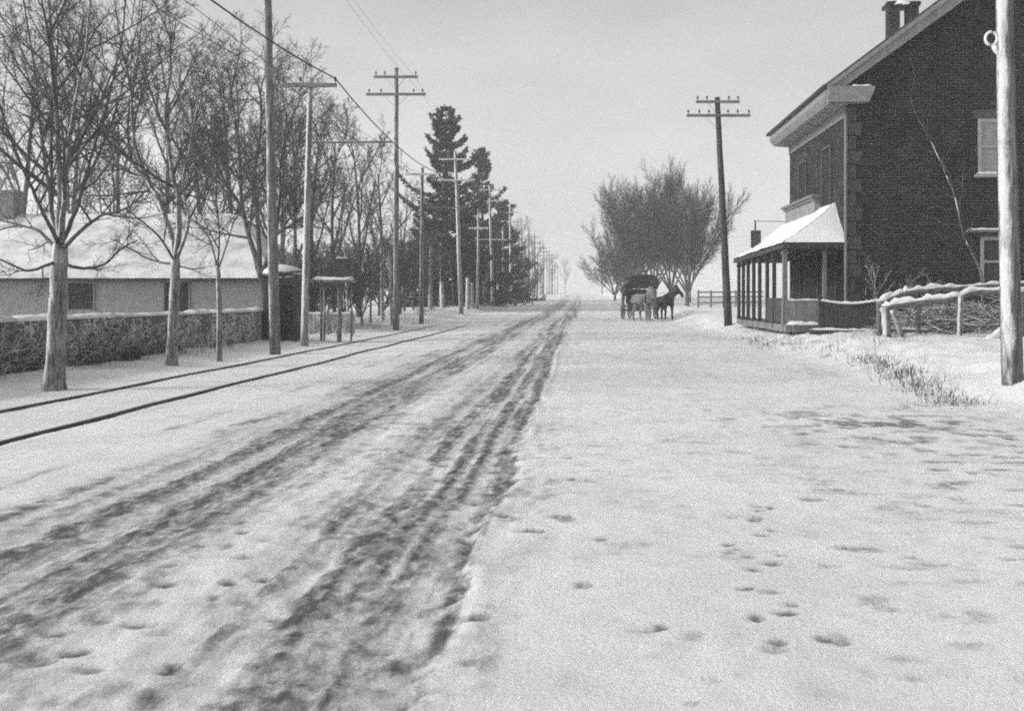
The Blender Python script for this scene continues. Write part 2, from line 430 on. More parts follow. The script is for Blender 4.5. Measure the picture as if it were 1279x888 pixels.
def make_ground():
    xs = axis([(-640, -120, 40), (-120, -40, 8), (-40, -14, 1.0), (-14, -7.8, .16), (-7.8, -4.5, .045), (-4.5, 5.0, .03), (5.0, 9, .07), (9, 16, .4), (16, 40, 2), (40, 120, 8), (120, 641, 40)])
    ys = [-60, -30, -15, -8, -4, -1, 1, 2]
    y = 2.6
    while y < 1180:
        ys.append(y); y += max(.022, y * y / 1240 * (1 if y < 14 else 1.25)) if y < 60 else y * .09
    ys.append(1200); ys = np.array(ys)
    X, Y = np.meshgrid(xs, ys)
    Z = base_z(X, Y)
    D = np.zeros_like(X)
    road = ss(-5.4, -4.7, X) * (1 - ss(4.6, 6.0, X))
    far = 1 - ss(25, 60, Y)
    wx = X + .22 * (vnoise(Y * .12, X * 0, 21) - .5) + .08 * (vnoise(Y * .7, X * 0, 22) - .5)
    streak = .6 * fbm((wx - .9 * ss(35, 110, Y)) * 13.0, Y * .12, 31, 3) + .4 * fbm(wx * 7, Y * .5, 35, 4)
    grain = fbm(X * 20, Y * 12, 47, 3)
    clod = fbm(X * 5.5, Y * 3.2, 41, 4)
    patch = fbm(X * .55, Y * .28, 51, 3)
    curve = .9 * ss(35, 110, Y)          # the wheel tracks swing a little towards the right-hand side far off

    def band(c, hw, soft=.5):
        q = np.abs(wx - c - curve) / hw
        return 1 - ss(1 - soft, 1 + soft, q)
    b1 = band(-2.72, .56, .85)     # left pair of wheel tracks
    b2 = band(-.98, .52, .85)      # right pair
    q_ = wx + .56 - curve + .16 * (vnoise(Y * .9, X * 0 + 4.4, 23) - .5) + .07 * (vnoise(Y * 3.1, X * 0 + 1.4, 24) - .5) + .10 * (fbm(X * 5, Y * 4, 25, 2) - .5)
    edge = np.exp(-np.abs(q_) / .10) * np.where(q_ > 0, 1 - ss(0, .05, q_), 1)      # the outer wheel cuts a clean edge
    edge2 = band(-1.22, .07, .8)
    mid = band(-1.85, .75, .6)
    thin = band(-3.55, .10, .9) * .6 + band(-4.15, .07, .9) * .55 + band(-3.05, .07, .9) * .6 + band(-2.35, .08, .9) * .6
    st = np.clip((streak - .40) * 4.0, 0, 1); cl = np.clip((.55 * clod + .45 * grain - .42) * 6, 0, 1); pt = .45 + .55 * np.clip((patch - .3) * 2.2, 0, 1)
    near = 1 - ss(4, 16, Y)
    D += b1 * (.24 + .85 * st * (.6 + .4 * cl)) * (.72 + .28 * pt + .35 * near)
    D += b2 * (.12 + .95 * st * (.55 + .45 * cl)) * (.66 + .34 * pt + .15 * near)
    D += edge * (.22 + .6 * cl) * (.6 + .3 * pt + .25 * near) + edge2 * cl * .5 * pt
    D += mid * np.clip((clod - .56) * 5, 0, 1) * .2
    D += thin * (.15 + .85 * cl) * np.clip((vnoise(X * .5, Y * .55, 61) - .35) * 3, 0, 1)
    # scattered scuffs over the whole carriageway
    sc = np.clip((fbm(X * 4.6, Y * 7.0, 71, 3) - .60) * 6, 0, 1)
    D += road * sc * .30 * (.35 + .65 * np.clip((fbm(X * .6, Y * .5, 73, 2) - .4) * 4, 0, 1))
    # trodden patch by the drive on the verge side
    pch = np.exp(-(((X - 3.3) / 1.25) ** 2 + ((Y - 10.6) / 1.7) ** 2))
    D += pch * np.clip((fbm(X * 5, Y * 4.4, 81, 3) - .50) * 5, 0, 1) * .8
    D += ss(1.6, 3.0, X) * np.exp(-((Y - 7.6) / 1.6) ** 2) * np.clip((fbm(X * 3.0, Y * 8.0, 83, 3) - .58) * 6, 0, 1) * .5
    # hoof and boot prints
    rng = np.random.default_rng(4)
    P = []
    for i in range(520):
        yy = 3.1 + 26 * rng.random() ** 1.7; P.append((rng.uniform(-4.6, 5.0), yy, rng.uniform(.025, .06), rng.uniform(.025, .06), rng.uniform(.10, .42)))
    for i in range(26):        # a trail of darker prints
        yy = rng.uniform(3.7, 6.6); P.append((.86 + .10 * (yy - 4) + rng.normal(0, .13), yy, rng.uniform(.03, .055), rng.uniform(.03, .05), rng.uniform(.6, 1)))
    for i in range(150):
        yy = rng.uniform(3.2, 9); P.append((rng.normal(-1.5, .8), yy, rng.uniform(.03, .07), rng.uniform(.03, .07), rng.uniform(.4, .9)))
    for i in range(60):
        P.append((rng.normal(3.4, .9), rng.normal(10.2, 1.3), rng.uniform(.05, .12), rng.uniform(.05, .10), rng.uniform(.3, .8)))
    for i in range(40):
        yy = rng.uniform(4.5, 9); P.append((rng.uniform(1.5, 3.6) , yy, rng.uniform(.06, .13), rng.uniform(.025, .05), rng.uniform(.3, .75)))
    dz = np.zeros_like(X); clod2 = fbm(X * 17, Y * 13, 45, 2)
    for (px, py, rx, ry, s) in P:
        a = np.searchsorted(xs, px - 3 * rx); b = np.searchsorted(xs, px + 3 * rx); c = np.searchsorted(ys, py - 3 * ry); d = np.searchsorted(ys, py + 3 * ry)
        if b <= a or d <= c: continue
        xx = X[c:d, a:b]; yy = Y[c:d, a:b]
        q = ((xx - px) / rx) ** 2 + ((yy - py) / ry) ** 2 + .7 * (clod[c:d, a:b] - .5) * 2
        k = np.exp(-np.clip(q + 1.1 * (clod2[c:d, a:b] - .5), 0, 20) ** 1.6)
        dz[c:d, a:b] -= .016 * k * s; dz[c:d, a:b] += .007 * s * np.exp(-(np.clip(q, 0, 20) - 2.2) ** 2)
        D[c:d, a:b] = np.maximum(D[c:d, a:b], k * s * .85)
    # relief: churned ruts, crust and drifts
    Z += dz
    Z -= .035 * (b1 + b2) * far
    Z -= .022 * edge
    Z += .018 * np.exp(-((q_ - .10) / .05) ** 2) * far * vnoise(X * 6, Y * 2.2, 107)
    churn = np.clip(b1 + b2 + .4 * mid, 0, 1)
    Z += churn * (.045 * (streak - .5) + .035 * (clod - .5) + .03 * (fbm(X * 14, Y * 8, 93, 3) - .5)) * (.4 + .6 * far)
    Z += (.014 * (fbm(X * 1.6, Y * 1.6, 91, 3) - .5) + .012 * (fbm(X * 7, Y * 7, 95, 2) - .5))
    # slots beside the tram rails
    for rx in (-7.08, -5.57):
        rr = np.abs(X - rx - .05)
        nr = 1 - ss(38, 60, Y)
        Z -= .018 * (1 - ss(.03, .07, rr)) * nr; Z += .02 * np.exp(-((rr - .16) / .07) ** 2) * (vnoise(X * 3, Y * 1.3, 99))
        D += (1 - ss(.02, .05, rr)) * .45 * nr * (.3 + .9 * vnoise(X * 0 + rx, Y * .9, 98))
    vb = ss(4.9, 5.6, X) * (1 - ss(20, 40, X)) + ss(-7.6, -8.4, X) * (1 - ss(14, 30, -X))
    Z += vb * (.20 * (fbm(X * 1.9, Y * 1.5, 101, 4) - .5) + .06 * (fbm(X * 6, Y * 5, 105, 3) - .5))
    D = np.clip(D, 0, 1)
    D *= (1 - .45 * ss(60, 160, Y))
    ny, nx = X.shape
    co = np.stack([X, Y, Z], -1).reshape(-1, 3).astype(np.float32)
    idx = np.arange(ny * nx).reshape(ny, nx)
    q = np.stack([idx[:-1, :-1], idx[:-1, 1:], idx[1:, 1:], idx[1:, :-1]], -1).reshape(-1, 4)
    me = bpy.data.meshes.new('snowy_ground')
    me.vertices.add(len(co)); me.vertices.foreach_set('co', co.ravel())
    me.loops.add(q.size); me.loops.foreach_set('vertex_index', q.ravel().astype(np.int32))
    me.polygons.add(len(q)); me.polygons.foreach_set('loop_start', np.arange(0, q.size, 4, dtype=np.int32))
    me.polygons.foreach_set('use_smooth', np.ones(len(q), bool))
    me.update(calc_edges=True)
    at = me.attributes.new('dirt', 'FLOAT', 'POINT'); at.data.foreach_set('value', D.ravel().astype(np.float32))
    o = link_mesh('ground', me, M['ground'])
    tag(o, kind='structure')
    print('ground verts', len(co))


make_ground()

# ------------------------------------------------------------------ tram rails
for rx, lab in ((-7.08, 'dark tram rail closer to the stone wall and trees'), (-5.57, 'dark tram rail on the road side of the track')):
    mb = MB(); pts = []
    y = -6.0
    while y < 210:
        pts.append(Vector((rx + .012 * math.sin(y * .9), y, zg(rx, y) - .026 - .09 * float(ss(42, 75, y))))); y += 1.0 if y < 50 else 4
    for i in range(len(pts) - 1):
        pass
    b0 = len(mb.v)
    prof = ((-.028, -.12), (-.028, .035), (-.022, .043), (.022, .043), (.028, .035), (.028, -.12))
    for p in pts:
        for a, b in prof: mb.v.append((p.x + a, p.y, p.z + b))
    k = len(prof)
    for i in range(len(pts) - 1):
        for j in range(k - 1):
            a = b0 + i * k + j; mb.f.append((a, a + k, a + k + 1, a + 1))
    tag(mb.build('tram_rail', M['rail']), lab, 'rail', 'tram rails beside the road')


# ------------------------------------------------------------------ trees
def rand_dir(rng):
    while True:
        v = Vector((rng.uniform(-1, 1), rng.uniform(-1, 1), rng.uniform(-1, 1)))
        if .05 < v.length < 1: return v.normalized()


class TreeGen:
    def __init__(s, seed, P):
        s.rng = random.Random(seed); s.P = P; s.trunk = MB(); s.crown = MB()

    def tgt(s, lev): return s.trunk if lev <= s.P['tl'] else s.crown

    def spawn(s, pts, rads, L, lev, n=None, t0=None):
        P = s.P; rng = s.rng
        if lev + 1 >= P['levels']: return
        k = n if n is not None else P['n'][lev]; k = max(1, int(round(k * rng.uniform(.8, 1.2)))); t0 = P['t0'][lev] if t0 is None else t0
        az = rng.uniform(0, 6.28)
        for j in range(k):
            t = t0 + (1 - t0) * (j + rng.random()) / k
            x = t * (len(pts) - 1); i = min(int(x), len(pts) - 2); fr = x - i
            p = pts[i].lerp(pts[i + 1], fr); tg = (pts[i + 1] - pts[i]).normalized(); r = rads[i] + (rads[i + 1] - rads[i]) * fr
            az += 2.4 + rng.uniform(-.5, .5)
            u = tg.orthogonal().normalized(); u = Quaternion(tg, az) @ u
            a = R(P['ang'][lev]) * rng.uniform(.65, 1.3)
            d = tg * math.cos(a) + u * math.sin(a)
            cl = L * P['lr'][lev] * (1 - P['short'] * t) * rng.uniform(.65, 1.25)
            cr = max(P['rmin'], min(r * .75, cl * P['rl']))
            s.grow(p, d, cl, cr, lev + 1)

    def grow(s, p, d, L, r, lev):
        P = s.P; rng = s.rng; n = P['seg'][lev]
        pts = [p]; rads = [r]; d = d.normalized()
        for i in range(n):
            d = (d + rand_dir(rng) * P['wob'][lev] + UP * P['up'][lev]).normalized()
            p = p + d * (L / n); pts.append(p); rads.append(max(P['rmin'] * .7, r * (1 - (1 - P['tip']) * (i + 1) / n)))
        s.tgt(lev).tube(pts, rads, P['sides'][lev])
        s.spawn(pts, rads, L, lev)

    def limb(s, pts, r0, r1, lev=0, n=None, t0=.15, sides=7):
        pts = smooth_path(pts, 4); m = len(pts)
        pts = [pts[0]] + [q + rand_dir(s.rng) * r0 * .25 for q in pts[1:]]
        rads = [r0 + (r1 - r0) * (i / (m - 1)) ** .8 for i in range(m)]
        s.tgt(lev).tube(pts, rads, sides)
        L = sum((pts[i + 1] - pts[i]).length for i in range(m - 1))
        s.spawn(pts, rads, L, lev, n=n, t0=t0)

    def finish(s, root, trunk_mat, crown_mat, origin=None):
        if origin is not None:
            for m in (s.trunk, s.crown): m.v = [(a - origin.x, b - origin.y, c - origin.z) for a, b, c in m.v]
        s.trunk.build('trunk', trunk_mat, root, smooth=True)
        if s.crown.v: s.crown.build('crown', crown_mat, root, smooth=True)


STREET = dict(levels=5, tl=0, n=[8, 7, 6, 5], t0=[.22, .15, .12, .1], ang=[46, 42, 44, 46], lr=[.5, .55, .5, .55], short=.45, rl=.016, rmin=.0042,
              seg=[8, 6, 5, 4, 3], wob=[.05, .11, .15, .19, .24], up=[.02, .08, .06, .05, .03], tip=.3, sides=[9, 6, 5, 3, 3])


def street_tree(name, label, base_px, base_py, Y, trunk_pts, limbs, seed, r, P=STREET, mat='bark_pale', twig='twig', n_each=6):
    base = W(base_px, base_py, Y); base.z = zg(base.x, Y) - .1
    root = thing(name, label, 'tree', base)
    g = TreeGen(seed, P)
    tp = [base] + [W(a, b, Y + c) for a, b, c in trunk_pts]
    sp = smooth_path(tp, 4); m = len(sp)
    flare = [r * (1.35 if i == 0 else 1.12 if i == 1 else 1) * (1 - .28 * i / (m - 1)) for i in range(m)]
    g.trunk.tube([sp[0]] + [q + rand_dir(g.rng) * r * .08 for q in sp[1:]], flare, 12)
    for (pts, r0, nn) in limbs:
        g.limb([W(a, b, Y + c) for a, b, c in pts], r0 * .82, max(.010, r0 * .2), lev=1 if r0 < .05 else 0, n=nn or n_each, t0=.18)
    g.finish(root, M[mat], M[twig], base)
    return root


# tree 1: stout trunk that breaks into many upright stems
street_tree('bare_tree', 'stout bare street tree with many upright stems beside the tram rail, first along the wall', 68, 483, 15.1,
    [(71, 400, 0), (74, 340, 0), (75, 305, 0)],
    [([(75, 308, 0), (74, 230, .1), (70, 130, .3), (62, 20, .5), (58, -90, .7)], .075, 9),
     ([(76, 306, 0), (82, 230, -.3), (90, 150, -.5), (108, 60, -.8), (118, -60, -1)], .062, 9),
     ([(74, 308, 0), (62, 250, .3), (52, 170, .7), (40, 70, 1.2), (20, -60, 1.5)], .058, 9),
     ([(76, 312, 0), (100, 290, -.4), (125, 270, -.7), (155, 262, -1), (180, 240, -1.2)], .045, 7),
     ([(74, 318, 0), (50, 290, .5), (20, 280, .8), (-20, 270, 1)], .042, 6),
     ([(78, 330, 0), (105, 335, .3), (130, 330, .6), (150, 312, .8), (172, 300, .9)], .036, 6),
     ([(72, 326, 0), (52, 334, -.3), (32, 338, -.5), (2, 325, -.6), (-30, 318, -.8)], .034, 6),
     ([(76, 306, 0), (95, 262, .5), (108, 215, .9), (128, 150, 1.4), (150, 60, 1.8), (160, -30, 2)], .048, 8),
     ([(73, 306, 0), (55, 268, -.5), (35, 225, -1), (12, 170, -1.4), (-10, 100, -1.8)], .044, 8)], 3, .145, n_each=8)
# tree 2: forked, long limb sweeping towards tree 1
street_tree('bare_tree', 'bare forked street tree with a long slanting limb, second along the wall', 213, 455, 20.2,
    [(217, 400, 0), (219, 340, 0), (220, 322, 0)],
    [([(220, 324, 0), (208, 275, .3), (190, 235, .6), (165, 205, .9), (135, 165, 1.3), (105, 125, 1.7), (78, 70, 2)], .085, 11),
     ([(220, 322, 0), (224, 260, -.2), (216, 215, -.3), (206, 150, -.5), (212, 90, -.6), (214, 40, -.7)], .08, 10),
     ([(190, 235, .6), (168, 180, .4), (164, 120, .3), (150, 50, .2), (138, -40, 0)], .06, 9),
     ([(165, 205, .9), (160, 150, 1.2), (172, 80, 1.4), (178, 0, 1.6)], .045, 8),
     ([(222, 320, 0), (236, 275, -.5), (228, 230, -.9), (240, 170, -1.2), (250, 110, -1.5)], .05, 9),
     ([(216, 330, 0), (190, 325, .4), (165, 312, .7), (142, 300, 1)], .034, 5),
     ([(222, 332, 0), (240, 336, -.4), (256, 334, -.8)], .026, 3),
     ([(218, 326, 0), (198, 295, -.6), (175, 275, -1), (158, 262, -1.3)], .034, 5)], 5, .115, n_each=9)
# tree 3: slim young tree
street_tree('bare_tree', 'slim young bare tree with a narrow pale trunk, third along the wall', 274, 449, 22.0,
    [(274, 400, 0), (273, 350, 0), (272, 332, 0)],
    [([(272, 334, 0), (262, 300, .2), (248, 280, .4), (236, 250, .6)], .026, 6),
     ([(272, 334, 0), (274, 290, 0), (270, 240, -.2), (272, 190, -.3)], .03, 8),
     ([(273, 336, 0), (285, 300, -.3), (296, 270, -.4), (318, 262, -.5)], .022, 6)], 8, .062, n_each=5)

P2 = dict(STREET); P2.update(n=[8, 8, 7, 6], rmin=.006)
# tree 4: dark tree behind the wall by the outhouse
street_tree('bare_tree', 'dark bare tree with a leaning fork, rising at the wall end beside the black shed', 333, 428, 33,
    [(333, 400, 0), (331, 360, 0), (326, 342, 0)],
    [([(326, 344, 0), (312, 300, 1), (304, 262, 1.5), (300, 215, 2), (296, 160, 2.3), (284, 85, 2.5)], .13, 12),
     ([(328, 342, 0), (342, 300, -1), (350, 250, -1.5), (352, 190, -1.8), (372, 130, -2)], .11, 11),
     ([(326, 342, 0), (322, 280, .3), (318, 220, .5), (326, 150, .5), (322, 95, .6)], .12, 12),
     ([(304, 262, 1.5), (280, 225, 2), (262, 180, 2.4), (250, 110, 2.8)], .08, 10),
     ([(342, 300, -1), (366, 268, -1.6), (392, 230, -2)], .06, 8)], 13, .17, P=P2, mat='bark_dark', n_each=10)

# prototypes that are repeated behind
PB = dict(levels=5, tl=1, n=[9, 8, 7, 5], t0=[.22, .15, .1, .1], ang=[38, 36, 38, 42], lr=[.55, .5, .5, .5], short=.5, rl=.016, rmin=.008,
          seg=[8, 6, 4, 3, 3], wob=[.06, .12, .16, .2, .25], up=[.03, .08, .07, .05, .03], tip=.3, sides=[8, 6, 4, 3, 3])


def proto_tree(name, label, seed, H, r, P, loc, rz=0, mat='bark', twig='twig_far', stems=None, group=None, scale=(1, 1, 1)):
    root = thing(name, label, 'tree', loc, rz, group); root.scale = scale
    g = TreeGen(seed, P)
    if stems is None:
        g.grow(Vector((0, 0, -.15)), UP, H, r, 0)
    else:
        h0 = stems['h0']; k = stems['k']
        g.trunk.tube([Vector((0, 0, -.15)), Vector((.02, 0, h0 * .5)), Vector((0, .02, h0))], [r * 1.25, r, r * .95], 10)
        for i in range(k):
            a = 2.4 * i + g.rng.uniform(-.4, .4); ti = R(stems['tilt']) * math.sqrt((i + .4) / k)
            d = Vector((math.cos(a) * math.sin(ti), math.sin(a) * math.sin(ti), math.cos(ti)))
            g.grow(Vector((0, 0, h0 * g.rng.uniform(.7, 1))), d, (H - h0) * g.rng.uniform(.75, 1) , r * .5, 0)
    g.finish(root, M[mat], M[twig])
    return root


def at(px, Y, dz=0.0):
    x = (px - 722) * Y / F
    return G(x, Y, dz)


def plain_scale(H, H0): return (H / H0,) * 3


# roadside trees behind the wall and along the verge (bare crowns)
A = proto_tree('bare_tree', 'tall bare tree with a straight bole behind the long low building', 21, 9.5, .15, PB, at(150, 47), 0.4, group='bare trees behind the wall')
for (px, Y, H, rz, lab) in (
        (28, 48, 11.5, 1.9, 'tall bare tree behind the low building, beside its brick chimney'),
        (88, 58, 12.5, 2.7, 'bare tree behind the low building, seen past the stout street tree'),
        (205, 52, 12.0, 3.3, 'bare tree behind the low building, between the forked and the slim street tree'),
        (250, 45, 10.5, 4.6, 'bare tree behind the low building, over the slim young tree'),
        (292, 52, 11.5, 5.5, 'bare tree at the gable end of the low building')):
    copy_thing(A, at(px, Y), rz, plain_scale(H, 9.5), lab)
PD = dict(PB); PD.update(n=[10, 9, 7, 5], ang=[34, 34, 38, 42], rmin=.010)
B = proto_tree('bare_tree', 'dense bare tree beside the leaning tall pole and black shed', 33, 9.0, .13, PD, at(352, 41), 0, mat='bark', group='dense bare trees along the verge')
for (px, Y, H, rz, lab) in (
        (392, 46, 8.6, 1.2, 'dense bare tree just behind the pole with the single bracket arm'),
        (418, 52, 9.6, 2.2, 'dense bare tree behind the dark box on its platform'),
        (447, 56, 9.6, 3.9, 'dense bare tree under the end of the bracket arm'),
        (474, 58, 8.4, 5.0, 'dense bare tree close to the tall double-armed pole'),
        (505, 64, 6.8, .6, 'low dense bare tree between the tall pole and the big spruce'),
        (370, 58, 10.5, 2.9, 'dense bare tree far back between the first two poles')):
    copy_thing(B, at(px, Y), rz, plain_scale(H, 9.0), lab)

# fan-shaped trees at the wagon
PF = dict(levels=4, tl=0, n=[16, 10, 8], t0=[.22, .15, .1], ang=[30, 32, 38], lr=[.36, .5, .5], short=.3, rl=.012, rmin=.012,
          seg=[9, 6, 4, 3], wob=[.09, .16, .2, .25], up=[.02, .06, .05, .03], tip=.2, sides=[6, 4, 3, 3])
C = proto_tree('bare_tree', 'fan-shaped bare tree with pale splaying stems beside the rail fence past the wagon', 41, 9.8, .22, PF, at(858, 78), 0, mat='bark', twig='twig_dark', group='fan-shaped bare trees by the road', stems=dict(h0=1.1, k=10, tilt=42), scale=(.75, .75, .98))
for (px, Y, H, rz, lab, sc) in (
        (838, 86, 10.0, 2.0, 'fan-shaped bare tree right behind the dark horse', .8),
        (818, 94, 11.3, 3.0, 'fan-shaped bare tree right behind the grey horse', .78),
        (798, 106, 12.6, 4.1, 'tallest fan-shaped bare tree, above the wagon canopy', .78),
        (862, 96, 8.8, 2.6, 'fan-shaped bare tree closest to the leaning roadside pole', .42),
        (778, 116, 9.0, 5.2, 'fan-shaped bare tree leaning over the road beyond the driver', .9),
        (768, 126, 6.2, .4, 'low bare thicket at the road edge beyond the driver', 1.2)):
    s = H / 9.8
    copy_thing(C, at(px, Y), rz, (s * sc, s * sc, s), lab)


# conifers
def conifer(name, label, seed, H, Rr, loc, dens=1.0, gappy=.15, z0=.1, group=None, power=.85, tuft=.34, upturn=.5):
    root = thing(name, label, 'tree', loc, 0, group); rng = random.Random(seed)
    tr = MB(); cr = MB()
    tr.tube([Vector((0, 0, -.2)), Vector((.05, 0, H * .5)), Vector((0, 0, H * .985))], [H * .016, H * .010, .02], 8)
    z = z0 * H
    while z < H * .985:
        f = z / H
        prof = (1 - f) ** power
        nb = rng.choice((4, 5, 5, 6))
        a0 = rng.uniform(0, 6.28)
        lay = rng.uniform(.7, 1.2)
        if rng.random() > gappy:
            for i in range(nb):
                if rng.random() < .12: continue
                a = a0 + 6.28 * i / nb + rng.uniform(-.3, .3)
                L = max(.14, Rr * prof * rng.choice((.45, .6, .75, .85, .95, 1.05, 1.2, 1.4)) * rng.uniform(.9, 1.1) * lay)
                out = Vector((math.cos(a), math.sin(a), 0)); side = Vector((-math.sin(a), math.cos(a), 0))
                base = Vector((0, 0, z)); pts = []
                el = .55 * f - .22 + rng.uniform(-.1, .1)
                for k in range(6):
                    t = k / 5
                    pts.append(base + out * (L * t) + UP * (L * (el * t - .25 * t * (1 - t) + upturn * .35 * t ** 3)))
                tr_r = max(.012, .03 * (1 - f) + .008)
                cr.tube(pts, [tr_r * (1 - .7 * k / 5) for k in range(6)], 3)
                nt_ = int((10 + 26 * L) * dens)
                for k in range(nt_):
                    t = .12 + .88 * rng.random() ** .75
                    x = t * 5; ii = min(int(x), 4); p = pts[ii].lerp(pts[ii + 1], x - ii)
                    w = (.10 + .28 * L * t * (1.15 - t)) * 1.2
                    p = p + side * rng.uniform(-w, w) + UP * rng.uniform(-.10, .16)
                    d = (out * rng.uniform(.2, 1) + side * rng.uniform(-.9, .9) + UP * rng.uniform(-.25, .5)).normalized()
                    n = d.cross(rand_dir(rng)).normalized()
                    l = tuft * rng.uniform(.6, 1.3); wd = l * rng.uniform(.2, .38)
                    b0 = len(cr.v)
                    cr.v += [tuple(p - n * wd * .5), tuple(p + d * l * .55 - n * wd * .6), tuple(p + d * l), tuple(p + d * l * .55 + n * wd * .6)]
                    cr.f.append((b0, b0 + 1, b0 + 2, b0 + 3))
        z += (H * .021 + .14) * rng.uniform(.5, 1.5) * (1 if f < .8 else .75)
    tr.build('trunk', M['bark_dark'], root, smooth=True)
    cr.build('crown', M['needle'], root)
    return root


conifer('spruce_tree', 'tallest dark spruce with a ragged top rising beside the line of poles', 51, 16.4, 4.3, at(557, 82), dens=2.9, gappy=.10, power=.66, upturn=.9, tuft=.34)
conifer('spruce_tree', 'second dark spruce with a narrow crown behind the tall spruce', 58, 16.0, 3.7, at(602, 104), dens=2.9, gappy=.08, power=.74, upturn=.9, tuft=.34)
conifer('spruce_tree', 'third dark spruce filling the gap below the narrow spruce', 53, 11.4, 2.8, at(628, 116), dens=2.6, gappy=.04, power=.5)
CE = conifer('cedar_tree', 'dark cedar between the tallest pole and the biggest spruce', 54, 4.6, 1.9, at(530, 78), dens=1.5, gappy=.05, z0=.03, power=.6, tuft=.26, upturn=.2, group='dark cedars under the spruces')
CE.scale = (1.25, 1.25, 1.4)
for i, (px, Y, H, lab) in enumerate((
        (552, 86, 8.2, 'dark cedar tucked under the biggest spruce'),
        (582, 92, 8.8, 'dark cedar between the two tall spruces'),
        (610, 98, 7.8, 'dark cedar below the narrow spruce'),
        (640, 125, 8.4, 'last dark cedar where the row starts to fade'))):
    copy_thing(CE, at(px, Y), i * 1.3, plain_scale(H, 4.6), lab)
# bare thicket between the poles
PT = dict(PB, levels=4, n=[10, 8, 6], rmin=.009, t0=[.1, .1, .1], lr=[.5, .5, .5], ang=[35, 38, 42])
TH = proto_tree('bare_shrub', 'bare brushy thicket just behind the snowy platform', 71, 3.6, .05, PT, at(404, 42), 0, mat='bark_dark', stems=dict(h0=.3, k=7, tilt=34), group='brushy thickets along the verge')
TH['category'] = 'shrub'
for i, (px, Y, H, lab) in enumerate((
        (430, 46, 4.2, 'bare brushy thicket under the dense trees past the platform'), (452, 50, 4.0, 'bare brushy thicket beside the pale slim sapling'),
        (478, 54, 4.4, 'bare brushy thicket at the foot of the bleached tall post'), (500, 60, 4.8, 'bare brushy thicket directly behind the tallest pole'),
        (516, 66, 5.0, 'bare brushy thicket just before the dark cedars'), (386, 44, 3.6, 'bare brushy thicket between the bracket pole and the platform'),
        (660, 130, 4.5, 'bare brushy thicket by the first fading poles'))):
    copy_thing(TH, at(px, Y), i * 1.7, (H / 3.6 * 1.15, H / 3.6 * 1.15, H / 3.6), lab)
# far bare trees in the haze
for i, (px, Y, H, lab) in enumerate((
        (648, 135, 9.0, 'hazy bare tree just past the last dark cedar'),
        (656, 150, 8.0, 'hazy bare tree among the fading poles, second past the last dark cedar'),
        (668, 175, 8.5, 'hazy bare tree halfway along the fading row of poles'),
        (690, 260, 9.0, 'faint bare tree at the far end of the road, pole side'),
        (706, 340, 10.0, 'faint bare tree where the road meets the sky'),
        (752, 230, 9.0, 'faint bare tree beyond the wagon, nearest the road'))):
    copy_thing(B, at(px, Y), i * 2.1, plain_scale(H, 9.0), lab, group='hazy trees at the road end')

# pale slim trunks under the spruces
SL = proto_tree('sapling_tree', 'pale slim sapling between the platform and the tall pole', 61, 4.2, .055,
                dict(PB, levels=4, n=[9, 5, 4], rmin=.007, lr=[.3, .5, .5], t0=[.45, .2, .2]), at(452, 46), 0, mat='bark_pale', group='pale saplings along the verge')
for i, (px, Y, H, lab) in enumerate((
        (435, 40, 4.6, 'pale slim sapling rising behind the dark box'),
        (463, 50, 4.8, 'pale slim sapling leaning by the dark cedar past the platform'),
        (549, 74, 4.0, 'pale slim sapling under the biggest spruce'),
        (566, 78, 4.2, 'pale slim sapling beside the twin-armed pole under the spruce'),
        (608, 96, 4.4, 'pale slim sapling under the narrow spruce'))):
    copy_thing(SL, at(px, Y), i * 1.7, plain_scale(H, 4.2), lab)

# short bleached posts at the verge
rng = random.Random(7)
proto_post = None
for i, (px, Y, h, r, lab) in enumerate((
        (478, 52, 4.2, .10, 'tall bleached post standing before the tall double-armed pole'),
        (490, 47, 3.3, .075, 'thin leaning post just before the tall double-armed pole'),
        (537, 66, 4.2, .13, 'bleached post with a pale cap beside the tall spruce'),
        (553, 72, 1.9, .16, 'short thick bleached stump post by the spruce foot'),
        (584, 74, 2.4, .15, 'short bleached post behind the twin-armed pole'),
        (590, 78, 2.0, .13, 'short bleached post on the far side of the twin-armed pole'),
        (606, 88, 2.2, .14, 'short bleached post below the narrow spruce'),
        (622, 96, 2.2, .14, 'short bleached post furthest down the verge'))):
    p = at(px, Y); mb = MB(); lean = rng.uniform(-.06, .06)
    mb.tube([Vector((0, 0, -.2)), Vector((lean * h * .5, 0, h * .5)), Vector((lean * h, 0, h))], [r * 1.1, r, r * .85], 9, cap=True)
    o = mb.build('wooden_post', M['pole_pale'], smooth=False); o.location = p
    tag(o, lab, 'post', 'bleached posts along the verge')


# ------------------------------------------------------------------ utility poles
def insulator(mb, p):
    mb.tube([p, p + UP * .06, p + UP * .07, p + UP * .15, p + UP * .19], [.012, .012, .045, .04, .012], 7, cap=True)


